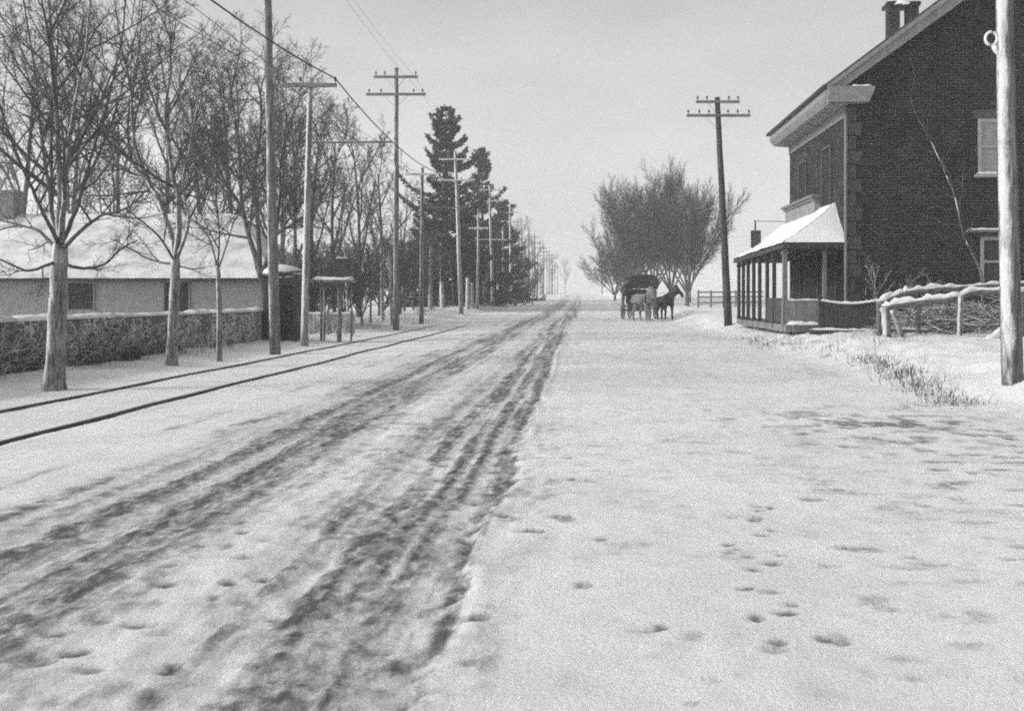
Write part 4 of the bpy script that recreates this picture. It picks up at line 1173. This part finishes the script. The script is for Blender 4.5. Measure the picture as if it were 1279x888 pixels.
# balustrade panels
mb = MB(); mb.box(H_(px_ + .16, 29.9, .98), (.05, 2.5, .72)); mb.build('balustrade', M['board_dark'], porch)
mb = MB(); mb.box(H_(6.42, 28.36, .98), (1.02, .05, .58)); pn = mb.build('balustrade', M['board'], porch)
mb = MB(); snow_strip(mb, linspace(H_(5.95, 28.36, 1.27), H_(6.95, 28.36, 1.27), 9), .09, .05, rng); mb.build('balustrade_snow', M['snow'], porch, smooth=True)
# boxed parapet with a cornice over the porch roof
pb = MB(); pb.box(H_(7.455, 33.15, 4.02), (.21, 4.3, .9)); par = pb.build('parapet', M['trim'], root, bevel=.005)
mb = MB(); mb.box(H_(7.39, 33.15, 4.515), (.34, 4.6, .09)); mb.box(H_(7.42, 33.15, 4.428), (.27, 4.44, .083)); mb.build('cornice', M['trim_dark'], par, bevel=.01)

# hanging sign at the far end of the porch
root = thing('hanging_sign', 'dark square sign board hanging from an iron rod above the far porch eave', 'sign', (hx, 35.5, 4.06))
mb = MB(); mb.tube(linspace(Vector((0, 0, 0)), Vector((-1.3, 0, .02)), 5), [.012] * 5, 6, cap=True); mb.build('bracket_rod', M['iron'], root, smooth=True)
mb = MB(); mb.box((-1.25, 0, -.14), (.05, .05, .32)); mb.build('hanger', M['iron'], root)
mb = MB(); mb.box((-1.23, 0, -.62), (.36, .05, .62)); mb.build('sign_board', M['board_dark'], root, bevel=.006)

# dark slatted fence from the porch corner
root = thing('board_fence', 'dark close-boarded garden fence with a snowy top between porch and rail fence', 'fence', (0, 26.8, 0))
mb = MB(); x = 6.55
r2 = random.Random(5)
pan = MB()
while x < 8.06:
    z1 = 1.27 - .10 * math.sin((x - 6.55) / 1.55 * 3.14) + r2.uniform(-.015, .015)
    z0 = .40 + .05 * r2.random(); pan.box((x, 0, (z0 + z1) / 2), (.088, .022, z1 - z0)); x += .095
pan.build('board_panel', M['board_dark'], root)
for x in (6.53, 8.12):
    mb = MB(); mb.box((x, .03, .82), (.11, .11, 1.1)); mb.build('post', M['board_dark'], root, bevel=.008)
mb = MB(); snow_strip(mb, [Vector((6.5 + 1.62 * i / 22, 0, 1.275 - .10 * math.sin(i / 22 * 3.14))) for i in range(23)], .10, .07, rng); mb.build('snow_cap', M['snow'], root, smooth=True)
mb = MB(); mb.beam(Vector((6.2, -.12, .43)), Vector((8.1, -.12, .40)), .12, .12); kb = mb.build('bottom_rail', M['board_dark'], root)
mb = MB(); snow_strip(mb, linspace(Vector((6.2, -.12, .49)), Vector((8.1, -.12, .46)), 14), .13, .06, rng); mb.build('snow_cap', M['snow'], kb, smooth=True)

# rail fence of snowy logs
root = thing('rail_fence', 'broken rail fence of snow-covered logs in front of the brick gable', 'fence', (0, 24, 0))


def rail_log(pts, r, Y0=0.0, snow=True, nm='rail', mat='log'):
    P_ = [W(a, b, 24 + c) - Vector((0, 24, 0)) for a, b, c in pts]; sp = smooth_path(P_, 5); k = len(sp)
    mb = MB(); mb.tube(sp, [r * (1 + .12 * math.sin(i * 1.7) + rng.uniform(-.1, .1)) for i in range(k)], 7, cap=True); o = mb.build(nm, M[mat], root, smooth=True)
    if snow:
        mb = MB(); snow_strip(mb, [q + UP * r * .45 for q in sp], r * 1.75, r * .95, rng, wob=.7); mb.build('snow_cap', M['snow'], o, smooth=True)


rail_log([(1098, 379, -.2), (1116, 371, 0), (1130, 366, .1), (1134, 365, .1), (1170, 361.5, .3), (1207, 360, .5)], .085)
rail_log([(1203, 360, .5), (1230, 357, .7), (1275, 355, .9), (1330, 352, 1)], .06)
rail_log([(1102, 386, -.3), (1130, 380, -.3), (1165, 376, -.3), (1201, 372, -.3)], .10)
rail_log([(1198, 371, -.2), (1215, 365, 0), (1250, 364.5, 0), (1310, 362, .1)], .085)
rail_log([(1100, 413, .2), (1120, 412, .2), (1160, 413, .2)], .05)
rail_log([(1098, 376, .1), (1098, 400, .1), (1098, 424, .1)], .065, snow=False, nm='post')
rail_log([(1105, 383, -.36), (1107, 405, -.36), (1108, 426, -.36)], .105, snow=False, nm='post', mat='bark_pale')
rail_log([(1115, 387, -.55), (1121, 405, -.55), (1128, 428, -.55)], .075, snow=False, nm='post', mat='bark_pale')
rail_log([(1149, 378, .1), (1147, 400, .1), (1147, 424, .1)], .06, snow=False, nm='post', mat='log')
rail_log([(1200, 370, -.4), (1199, 400, -.4), (1198, 429, -.4)], .065, snow=False, nm='post', mat='bark_pale')
rail_log([(1275, 362, -.4), (1276, 400, -.4), (1275, 429, -.4)], .065, snow=False, nm='post', mat='log')
# loose log by the big pole
mb = MB(); a = W(1228, 436, 21.5); b = W(1262, 408, 22.2); mb.tube(smooth_path([a, a.lerp(b, .5) + UP * .02, b], 4), [.10] * 9, 9, cap=True)
o = mb.build('fallen_log', M['log'], smooth=True); tag(o, 'loose snow-topped log propped up just past the big pole', 'log')
mb = MB(); snow_strip(mb, [q + UP * .04 for q in linspace(a, b, 9)], .19, .12, rng); s_ = mb.build('snow_cap', M['snow'], o, smooth=True)


# brush pile
def brush_heap(label, c, rx_, ry_, h, n, seed):
    g = MB(); r2 = random.Random(seed)
    for k in range(n):
        a = r2.uniform(0, 6.28); q = math.sqrt(r2.random()); x = math.cos(a) * q * rx_; y = math.sin(a) * q * ry_
        zt_ = h * (1 - q * q) * r2.uniform(.1, 1); p = Vector((x, y, zt_)); d = Vector((r2.uniform(-1, 1), r2.uniform(-.6, .6), r2.uniform(-.25, .3))).normalized(); L = r2.uniform(.5, 1.4); pts = [p - d * L * .5]
        for q_ in range(3):
            d = (d + rand_dir(r2) * .22).normalized(); pts.append(pts[-1] + d * L / 3)
        for q_ in range(4): pts[q_].z = max(pts[q_].z, .0)
        r0 = r2.uniform(.008, .02); g.tube(pts, [r0, r0 * .9, r0 * .7, r0 * .4], 4)
    o = g.build('brush_pile', M['brush'], smooth=True); o.location = c; tag(o, label, 'brush pile')


brush_heap('heap of cut brush lying behind the snowy rail fence', Vector((9.4, 25.6, .40)), 1.6, .8, .85, 900, 3)
brush_heap('second brush heap between the rail fence and the window, under the blinded gable', Vector((11.3, 26.0, .40)), 1.4, .8, 1.0, 700, 4)

# bare saplings against the gable
PS = dict(levels=3, tl=0, n=[9, 4], t0=[.15, .2], ang=[55, 50], lr=[.2, .5], short=.4, rl=.012, rmin=.006, seg=[10, 4, 3], wob=[.1, .2, .25], up=[.0, .05, .05], tip=.3, sides=[6, 4, 3])
g = TreeGen(77, PS)
bp = [W(a, b, 27.6 + c) for a, b, c in ((1226, 372, 0), (1226, 350, 0), (1216, 320, 0), (1204, 295, 0), (1196, 260, .05), (1190, 238, .1), (1180, 215, .1), (1172, 196, .15), (1160, 172, .2), (1142, 140, .25))]
bp[0].z = zg(bp[0].x, 27.6) - .1
root = thing('leaning_sapling', 'thin leaning bare sapling streaked with snow against the brick gable', 'tree', bp[0])
g.limb(bp, .042, .009, lev=0, n=16, t0=.2)
g.limb([W(1142, 140, 27.85), W(1138, 120, 27.8), W(1142, 95, 27.75), W(1136, 70, 27.7)], .011, .005, lev=1, n=4)
g.limb([W(1196, 262, 27.65), W(1186, 262, 27.5), W(1172, 258, 27.4), W(1158, 262, 27.4)], .014, .006, lev=1, n=3)
r2 = random.Random(9)
sp = smooth_path(bp, 4)
g.finish(root, M['bark'], M['bark'], bp[0])
for (i0, i1) in ((10, 11), (15, 18), (22, 23), (27, 31)):
    mb = MB(); off = Vector((-.022, -.03, .02)) - bp[0]; k = i1 - i0 + 1
    mb.tube([sp[i] + off + rand_dir(r2) * .008 for i in range(i0, i1 + 1)], [.004 + .013 * math.sin(math.pi * (q + .6) / (k + .2)) * (1 - i0 / 60) for q in range(k)], 5, cap=True)
    mb.build('snow_streak', M['snow'], root, smooth=True)
SB = proto_tree('bare_shrub', 'small bare shrub with pale twigs by the house corner', 78, 1.9, .02, dict(PB, levels=3, n=[8, 5], rmin=.007), G(8.15, 27.5), 0, mat='bark_pale', twig='bark_pale', group='bare shrubs under the gable')
SB['category'] = 'shrub'
copy_thing(SB, G(9.0, 27.3), 2.0, (.8, .8, .8), 'small bare shrub with pale twigs under the middle of the gable')
copy_thing(SB, G(9.9, 27.4), 4.0, (.9, .9, .75), 'small bare shrub with pale twigs beside the leaning sapling')

# far rail fence beyond the roadside pole
root = thing('rail_fence', 'distant pale post and rail fence beside the fan-shaped trees', 'fence', at(862, 72))
for i in range(6):
    mb = MB(); x = .6 + .95 * i; mb.box((x, .3 * i, .55), (.13, .13, 1.4)); mb.build('post', M['board'], root)
for z in (.35, .75, 1.1):
    mb = MB(); mb.beam(Vector((.5, -.02, z)), Vector((5.6, 1.5, z + .04)), .04, .11); mb.build('rail', M['pole_pale'], root)

# dead weeds on the verge and in the ditch
r2 = random.Random(15); g = MB()


def tuft(x, y, h, n, sp=.12):
    for k in range(n):
        a = Vector((x + r2.gauss(0, sp), y + r2.gauss(0, sp), 0)); a.z = zg(a.x, a.y) - .01
        d = Vector((r2.uniform(-.5, .5), r2.uniform(-.4, .4), 1)).normalized(); L = h * r2.uniform(.5, 1.2)
        p1 = a + d * L * .5; d2 = (d + Vector((r2.uniform(-.6, .6), r2.uniform(-.4, .4), -.25))).normalized()
        g.tube([a, p1, p1 + d2 * L * .5], [.004, .003, .0015], 3)


for k in range(190):
    t = r2.random(); q = Vector((4.62, 12.2, 0)).lerp(Vector((5.6, 19.8, 0)), t); tuft(q.x + r2.gauss(.1, .12), q.y + r2.gauss(0, .3), r2.uniform(.04, .13) * (1.0 + .7 * math.exp(-((t - .45) / .25) ** 2)), r2.randint(3, 7))
for k in range(80):
    t = r2.random(); tuft(5.55 - .1 * t + r2.gauss(0, .2), 19.5 + 13 * t + r2.gauss(0, .3), r2.uniform(.05, .16), r2.randint(3, 7))
for k in range(16): tuft(5.35 + r2.gauss(0, .3), 28 + r2.gauss(0, 1.0), .2, 9)
for k in range(60): tuft(r2.uniform(-9.6, -8.7), r2.uniform(13, 46), r2.uniform(.15, .5), 7, .15)
for k in range(90): tuft(r2.uniform(-11, -8.4), r2.uniform(44, 95), r2.uniform(.3, .8), 8, .25)
for k in range(14): tuft(r2.uniform(6.0, 7.2), r2.uniform(20, 26), r2.uniform(.15, .4), 6, .12)
tag(g.build('dry_weeds', M['weed']), kind='stuff')


# ------------------------------------------------------------------ horses, wagon and driver
def skin_body(name, verts, edges, rads, mat, parent=None, root_i=0, sub=2):
    me = bpy.data.meshes.new(name); me.from_pydata([tuple(v) for v in verts], edges, []); me.update()
    o = link_mesh(name, me, mat, parent)
    md = o.modifiers.new('skin', 'SKIN'); md.use_smooth_shade = True; md.branch_smoothing = .6
    sl = me.skin_vertices[0].data if me.skin_vertices else None
    if sl is None:
        bpy.context.view_layer.objects.active = o
        me.attributes  # noqa
        lay = me.skin_vertices.new() if hasattr(me.skin_vertices, 'new') else None
        sl = me.skin_vertices[0].data
    for i, r in enumerate(rads):
        sl[i].radius = (r, r) if not isinstance(r, tuple) else r
        sl[i].use_root = (i == root_i)
    o.modifiers.new('sub', 'SUBSURF').levels = sub; o.modifiers['sub'].render_levels = sub
    dg = bpy.context.evaluated_depsgraph_get(); ev_ = o.evaluated_get(dg)
    m2 = bpy.data.meshes.new_from_object(ev_)
    o.modifiers.clear(); o.data = m2; m2.name = name
    if not m2.materials: m2.materials.append(mat)
    m2.polygons.foreach_set('use_smooth', [True] * len(m2.polygons))
    return o


def horse(label, loc, rz, coat, blanket=False, head_turn=0.0, stride=.08, group='team of two horses'):
    root = thing('horse', label, 'horse', loc, rz, group)
    V = []; E = []; Rr = []

    def add(p, r, j=None):
        V.append(Vector(p)); Rr.append(r)
        if j is not None: E.append((j, len(V) - 1))
        return len(V) - 1
    pe_ = add((-.55, 0, 1.20), .27)
    rump = add((-.82, 0, 1.20), .19, pe_)
    bl = add((-.1, 0, 1.13), .29, pe_); chs = add((.42, 0, 1.14), .29, bl)
    nb = add((.62, 0, 1.38), .27, chs); nm = add((.80, .25 * head_turn, 1.62), .21, nb)
    ct, st = math.cos(head_turn), math.sin(head_turn)

    def hd(x, y, z): return (.80 + x * ct - y * st, .25 * head_turn + x * st + y * ct, z)
    po = add(hd(.12, 0, 1.73), .15, nm); fa = add(hd(.30, 0, 1.55), .125, po); mu = add(hd(.40, 0, 1.32), .095, fa); add(hd(.42, 0, 1.26), .07, mu)
    for s in (-1, 1):
        e = add(hd(.10, s * .08, 1.88), .035, po); add(hd(.11, s * .09, 1.96), .012, e)
    t1 = add((-1.0, 0, 1.22), .05, rump); t2 = add((-1.10, 0, .95), .065, t1); add((-1.10, .02, .55), .025, t2)
    for s in (-1, 1):
        k = s * stride
        h = add((-.64, s * .15, 1.02), .19, pe_); st_ = add((-.52 + k, s * .17, .80), .14, h); hk = add((-.80 + k, s * .17, .52), .075, st_); fe = add((-.74 + k * 1.3, s * .17, .16), .058, hk); add((-.68 + k * 1.3, s * .17, .04), .075, fe)
        f1 = add((.46, s * .15, .98), .16, chs); f2 = add((.44 - k, s * .16, .74), .10, f1); wr = add((.46 - k * 1.2, s * .16, .47), .07, f2); ff = add((.45 - k * 1.4, s * .16, .15), .056, wr); add((.50 - k * 1.4, s * .16, .04), .073, ff)
    skin_body('body', V, E, Rr, M[coat], root)
    mb = MB()                                    # mane
    r2 = random.Random(4)
    for i in range(26):
        t = i / 25; p = Vector((.62, 0, 1.53)).lerp(Vector((.80 + .06 * ct, .25 * head_turn + .06 * st, 1.93)), t)
        mb.tube([p, p + Vector((-.05, .09, -.04)), p + Vector((-.04, .13, -.22))], [.02, .03, .008], 4)
    mb.build('mane', M['horse_hair'], root, smooth=True)
    mb = MB()                                    # collar and straps
    rg = [Vector((.58 + .10 * math.cos(a), .245 * math.sin(a), 1.24 + .33 * math.cos(a))) for a in [6.2832 * i / 18 for i in range(19)]]
    mb.tube(rg, [.05] * 19, 7); co = mb.build('collar', M['leather'], root, smooth=True)
    mb = MB(); rg = [Vector((.12, .305 * math.sin(a), 1.13 + .31 * math.cos(a))) for a in [6.2832 * i / 18 for i in range(19)]]; mb.tube(rg, [.022] * 19, 5); mb.build('girth_strap', M['leather'], root, smooth=True)
    for s in (-1, 1):
        mb = MB(); mb.tube(linspace(Vector((.55, s * .27, 1.16)), Vector((-1.35, s * .27, .86)), 8), [.018] * 8, 5); mb.build('trace', M['leather'], root, smooth=True)
    if blanket:
        mb = MB(); n = 10; k = 15; b0 = 0
        for i in range(n + 1):
            x = -.86 + 1.20 * i / n; rr = .31 + .025 * math.sin(i * 1.3)
            for j in range(k):
                a = -1.9 + 3.8 * j / (k - 1); rr2 = rr * (1 + .03 * math.sin(j * 2 + i))
                mb.v.append((x, rr2 * math.sin(a), 1.16 + rr2 * math.cos(a) if abs(a) < 1.57 else 1.16 - (abs(a) - 1.57) * .55))
        for i in range(n):
            for j in range(k - 1):
                a = i * k + j; mb.f.append((a, a + 1, a + k + 1, a + k))
        o = mb.build('blanket', M['trim'], root, smooth=True); sd = o.modifiers.new('s', 'SOLIDIFY'); sd.thickness = .015
    return root


hdg = R(-106)
fx = Vector((math.cos(hdg), math.sin(hdg), 0)); lat = Vector((-math.sin(hdg), math.cos(hdg), 0))     # forward, left of the driver
gA = at(804, 54.4); gB = at(831, 55.6)
horse('grey horse under a pale blanket, harnessed on the road side of the wagon', Vector((gA.x, gA.y, gA.z)), R(-64), 'horse_grey', True, -.2)
horse('dark horse with raised head, harnessed beside the grey one', Vector((gB.x, gB.y, gB.z)), R(-70), 'horse_dark', False, .95, -.08)
wc = at(798, 58.4)
wagon = thing('covered_wagon', 'horse-drawn wagon with a dark canvas top on the snowy road', 'wagon', wc, hdg)
mb = MB(); mb.box((-.2, 0, .98), (2.6, 1.05, .10)); mb.box((-.2, .515, 1.2), (2.6, .04, .42)); mb.box((-.2, -.515, 1.2), (2.6, .04, .42)); mb.box((1.08, 0, 1.2), (.04, .984, .42)); mb.box((-1.48, 0, 1.2), (.04, .984, .42))
mb.build('body', M['wagon'], wagon)
mb = MB(); mb.box((.92, 0, 1.40), (.42, 1.24, .08)); mb.box((.70, 0, 1.58), (.05, 1.24, .30)); mb.box((.92, .3, 1.20), (.3, .06, .32)); mb.box((.92, -.3, 1.20), (.3, .06, .32)); mb.build('seat', M['leather'], wagon, bevel=.015)
cv = MB(); n = 13; prof = []
for i in range(n):
    a = math.pi * i / (n - 1); prof.append((.74 * math.copysign(abs(math.cos(a)) ** .6, math.cos(a)), 2.0 + .58 * math.sin(a) ** .5))
prof = [(.72, 1.80)] + prof + [(-.72, 1.80)]
for i in range(9):
    x = -1.5 + 1.3 * i / 8; sg = .04 * math.sin(i * math.pi / 2)
    for (y, z) in prof: cv.v.append((x, y * (1 - sg) + .10, z - sg))
k = len(prof)
for i in range(8):
    for j in range(k - 1):
        a = i * k + j; cv.f.append((a, a + k, a + k + 1, a + 1))
cv.f.append(tuple(range(k))); cv.f.append(tuple(8 * k + q for q in reversed(range(k))))
o = cv.build('canopy', M['canvas_dark'], wagon, smooth=False); sd = o.modifiers.new('s', 'SOLIDIFY'); sd.thickness = .03
for x in (-1.42, -.28):
    for y in (-.5, .5):
        mb = MB(); mb.beam(Vector((x, y, 1.38)), Vector((x, y, 2.0)), .04, .04); mb.build('canopy_post', M['wagon'], wagon)
mb = MB(); r2 = random.Random(6)
for q in range(3):
    snow_strip(mb, [Vector((-1.4 + .19 * i, -.31 + .31 * q, 1.08)) for i in range(11)], .42, .58, r2, wob=.35)
mb.build('load', M['barnwall'], wagon, smooth=True)
for (x, r) in ((.75, .52), (-1.0, .62)):
    mb = MB(); mb.beam(Vector((x, -.74, r)), Vector((x, .74, r)), .08, .08); mb.box((x, 0, (r + .93) / 2 + .02), (.12, .9, .93 - r - .05)); mb.build('axle', M['wagon'], wagon)
    for s in (-1, 1):
        wh = bpy.data.objects.new('wheel', None); COL.objects.link(wh); wh.parent = wagon; wh.location = (x, s * .78, r)
        mb = MB(); mb.tube([Vector((math.cos(a) * (r - .04), 0, math.sin(a) * (r - .04))) for a in [6.28319 * i / 28 for i in range(29)]], [.038] * 29, 6); mb.build('rim', M['board'], wh, smooth=True)
        mb = MB(); mb.tube([Vector((0, -.12, 0)), Vector((0, -.04, 0)), Vector((0, .04, 0)), Vector((0, .12, 0))], [.06, .09, .09, .06], 10, cap=True); mb.build('hub', M['wagon'], wh, smooth=True)
        for i in range(12):
            a = 6.28319 * i / 12; mb = MB(); mb.tube([Vector((math.cos(a) * .07, 0, math.sin(a) * .07)), Vector((math.cos(a) * (r - .05), 0, math.sin(a) * (r - .05)))], [.022, .017], 5); mb.build('spoke', M['board'], wh)
mb = MB(); mb.tube(linspace(Vector((.9, 0, .72)), Matrix.Rotation(-hdg, 4, 'Z') @ (((gA + gB) / 2) - wc) + UP * .85, 6), [.045] * 6, 7, cap=True); mb.build('draught_pole', M['wagon'], wagon, smooth=True)
mb = MB(); mb.beam(Vector((1.25, -.7, .78)), Vector((1.25, .7, .78)), .07, .06); mb.build('swingletree', M['wagon'], wagon)

# driver: seated, one body, arms forward holding reins
dloc = wc + fx * .93 - lat * .44 + UP * 1.43
drv = thing('person', 'driver in a black coat and broad hat sitting on the wagon seat holding reins', 'person', dloc, hdg)
V = []; E = []; Rr = []


def add(p, r, j=None):
    V.append(Vector(p)); Rr.append(r)
    if j is not None: E.append((j, len(V) - 1))
    return len(V) - 1


pv = add((0, 0, .10), .16); wa = add((.0, 0, .28), .15, pv); chv = add((.03, 0, .48), .17, wa); nk = add((.04, 0, .63), .065, chv); he = add((.06, 0, .74), .095, nk); hh = add((.065, 0, .83), .085, he); no = add((.165, 0, .755), .016, he)
for s in (-1, 1):
    add((.055, s * .105, .76), .018, he)
    sh_ = add((.02, s * .20, .53), .075, chv); el = add((.12, s * .27, .30), .055, sh_); wr = add((.36, s * .16, .27), .038, el); pm = add((.42, s * .13, .27), .034, wr)
    for q, L in ((-.024, .055), (-.008, .065), (.008, .062), (.024, .05)):
        f1 = add((.46, s * .13 + q, .275), .010, pm); f2 = add((.46 + L * .55, s * .13 + q, .262), .009, f1); add((.45 + L * .35, s * .13 + q, .235), .008, f2)
    th_ = add((.43, s * .13 - s * .035, .29), .010, pm); add((.465, s * .13 - s * .03, .30), .009, th_)
    hp = add((.06, s * .10, .08), .11, pv); kn = add((.46, s * .12, .11), .075, hp); an = add((.50, s * .12, -.30), .05, kn); ft = add((.60, s * .12, -.37), .045, an); add((.70, s * .12, -.38), .035, ft)
db = skin_body('body', V, E, Rr, M['cloth_black'], drv, sub=1)
db.data.materials.append(M['skin'])
for pl in db.data.polygons:
    c = pl.center
    if c.z > .68 or (c.x > .40 and .22 < c.z < .34): pl.material_index = 1
mb = MB(); mb.tube([Vector((.06, 0, .845)), Vector((.06, 0, .855)), Vector((.06, 0, .862)), Vector((.06, 0, .97)), Vector((.06, 0, 1.0))], [.24, .245, .13, .125, .09], 16, cap=True); mb.build('hat', M['cloth_black'], drv, smooth=True)
mb = MB(); mb.tube([Vector((.045, 0, .60)), Vector((.05, 0, .655)), Vector((.05, 0, .68))], [.11, .12, .09], 12, cap=True); mb.build('scarf', M['cloth_black'], drv, smooth=True)
inv = Matrix.Translation(wc) @ Matrix.Rotation(hdg, 4, 'Z')
a = drv.matrix_basis @ Vector((.46, 0, .27))
for gp, nm in ((gA, 'reins running from the driver to the grey horse'), (gB, 'reins running from the driver to the dark horse')):
    b = Vector((gp.x, gp.y, gp.z + 1.55)); mb = MB(); pts = linspace(a, b, 8)
    for i, q in enumerate(pts): q.z -= .12 * math.sin(math.pi * i / 7)
    mb.tube(pts, [.010] * 8, 5); tag(mb.build('rein', M['leather'], smooth=True), nm, 'rein')


# ------------------------------------------------------------------ air
def haze_box():
    mb = MB(); mb.box((0, 565, 11), (1270 - 4, 1262, 34))
    me = mb.mesh('haze'); o = link_mesh('haze', me); tag(o, kind='stuff')
    m = bpy.data.materials.new('haze_air'); m.use_nodes = True; t = m.node_tree
    t.nodes.clear(); out = t.nodes.new('ShaderNodeOutputMaterial'); pv_ = t.nodes.new('ShaderNodeVolumePrincipled')
    pv_.inputs['Color'].default_value = (.97, .97, .97, 1); pv_.inputs['Density'].default_value = HAZE; pv_.inputs['Anisotropy'].default_value = .1
    t.links.new(pv_.outputs[0], out.inputs['Volume']); me.materials.append(m)


HAZE = .0014
haze_box()

# ------------------------------------------------------------------ light
S = Vector((-.86, -.16, .46)).normalized()
el = math.asin(S.z); az = math.atan2(S.x, S.y)
w = bpy.data.worlds.new('World'); scn.world = w; w.use_nodes = True; t = w.node_tree
bg = t.nodes['Background']
sky = t.nodes.new('ShaderNodeTexSky'); sky.sky_type = 'NISHITA'; sky.sun_disc = False; sky.sun_elevation = el; sky.sun_rotation = az; sky.dust_density = 4; sky.air_density = 1.0; sky.ozone_density = 1
bw = t.nodes.new('ShaderNodeRGBToBW'); t.links.new(sky.outputs[0], bw.inputs[0])
ma = t.nodes.new('ShaderNodeMath'); ma.operation = 'MULTIPLY_ADD'; t.links.new(bw.outputs[0], ma.inputs[0]); ma.inputs[1].default_value = .85; ma.inputs[2].default_value = 1.9
cl = t.nodes.new('ShaderNodeTexNoise'); cl.inputs['Scale'].default_value = 2.6; cl.inputs['Detail'].default_value = 6
tcw = t.nodes.new('ShaderNodeTexCoord'); mpw = t.nodes.new('ShaderNodeMapping'); mpw.inputs['Scale'].default_value = (1, 1, 2.6); t.links.new(tcw.outputs['Generated'], mpw.inputs[0]); t.links.new(mpw.outputs[0], cl.inputs['Vector'])
cr_ = t.nodes.new('ShaderNodeMapRange'); t.links.new(cl.outputs['Fac'], cr_.inputs[0]); cr_.inputs[1].default_value = .3; cr_.inputs[2].default_value = .7; cr_.inputs[3].default_value = .86; cr_.inputs[4].default_value = 1.14
mc_ = t.nodes.new('ShaderNodeMath'); mc_.operation = 'MULTIPLY'; t.links.new(ma.outputs[0], mc_.inputs[0]); t.links.new(cr_.outputs[0], mc_.inputs[1])
sz = t.nodes.new('ShaderNodeSeparateXYZ'); t.links.new(tcw.outputs['Generated'], sz.inputs[0])
hr = t.nodes.new('ShaderNodeMapRange'); hr.interpolation_type = 'SMOOTHSTEP'; t.links.new(sz.outputs['Z'], hr.inputs[0]); hr.inputs[1].default_value = 0; hr.inputs[2].default_value = .32; hr.inputs[3].default_value = 1.32; hr.inputs[4].default_value = .95
mh = t.nodes.new('ShaderNodeMath'); mh.operation = 'MULTIPLY'; t.links.new(mc_.outputs[0], mh.inputs[0]); t.links.new(hr.outputs[0], mh.inputs[1])
t.links.new(mh.outputs[0], bg.inputs[0]); bg.inputs[1].default_value = .12
sun = bpy.data.lights.new('sun', 'SUN'); sun.energy = 1.5; sun.angle = R(10); sun.color = (1, 1, 1)
so = bpy.data.objects.new('sun', sun); COL.objects.link(so); so.rotation_euler = (-S).to_track_quat('-Z', 'Y').to_euler(); so.location = S * 60

# ------------------------------------------------------------------ camera
cam = bpy.data.cameras.new('camera'); co_ = bpy.data.objects.new('camera', cam); COL.objects.link(co_)
co_.location = (0, 0, CAM_H); co_.rotation_euler = (R(90), 0, 0)
cam.sensor_width = 36; cam.lens = 35; cam.shift_x = -82.5 / 1279; cam.shift_y = -72 / 1279; cam.clip_start = .1; cam.clip_end = 4000
cam.dof.use_dof = True; cam.dof.focus_distance = 24; cam.dof.aperture_fstop = 6.3
scn.camera = co_
scn.view_settings.view_transform = 'Standard'; scn.view_settings.look = 'None'; scn.view_settings.gamma = 1; scn.view_settings.exposure = .36
scn.view_settings.use_curve_mapping = False
scn.render.engine = 'CYCLES'
scn.cycles.use_denoising = False
scn.cycles.use_adaptive_sampling = True; scn.cycles.adaptive_threshold = 1.0; scn.cycles.adaptive_min_samples = 64
scn.cycles.max_bounces = 6; scn.cycles.volume_bounces = 2; scn.cycles.diffuse_bounces = 3; scn.cycles.transparent_max_bounces = 4
scn.cycles.pixel_filter_type = 'BLACKMAN_HARRIS'; scn.cycles.filter_width = 1.9
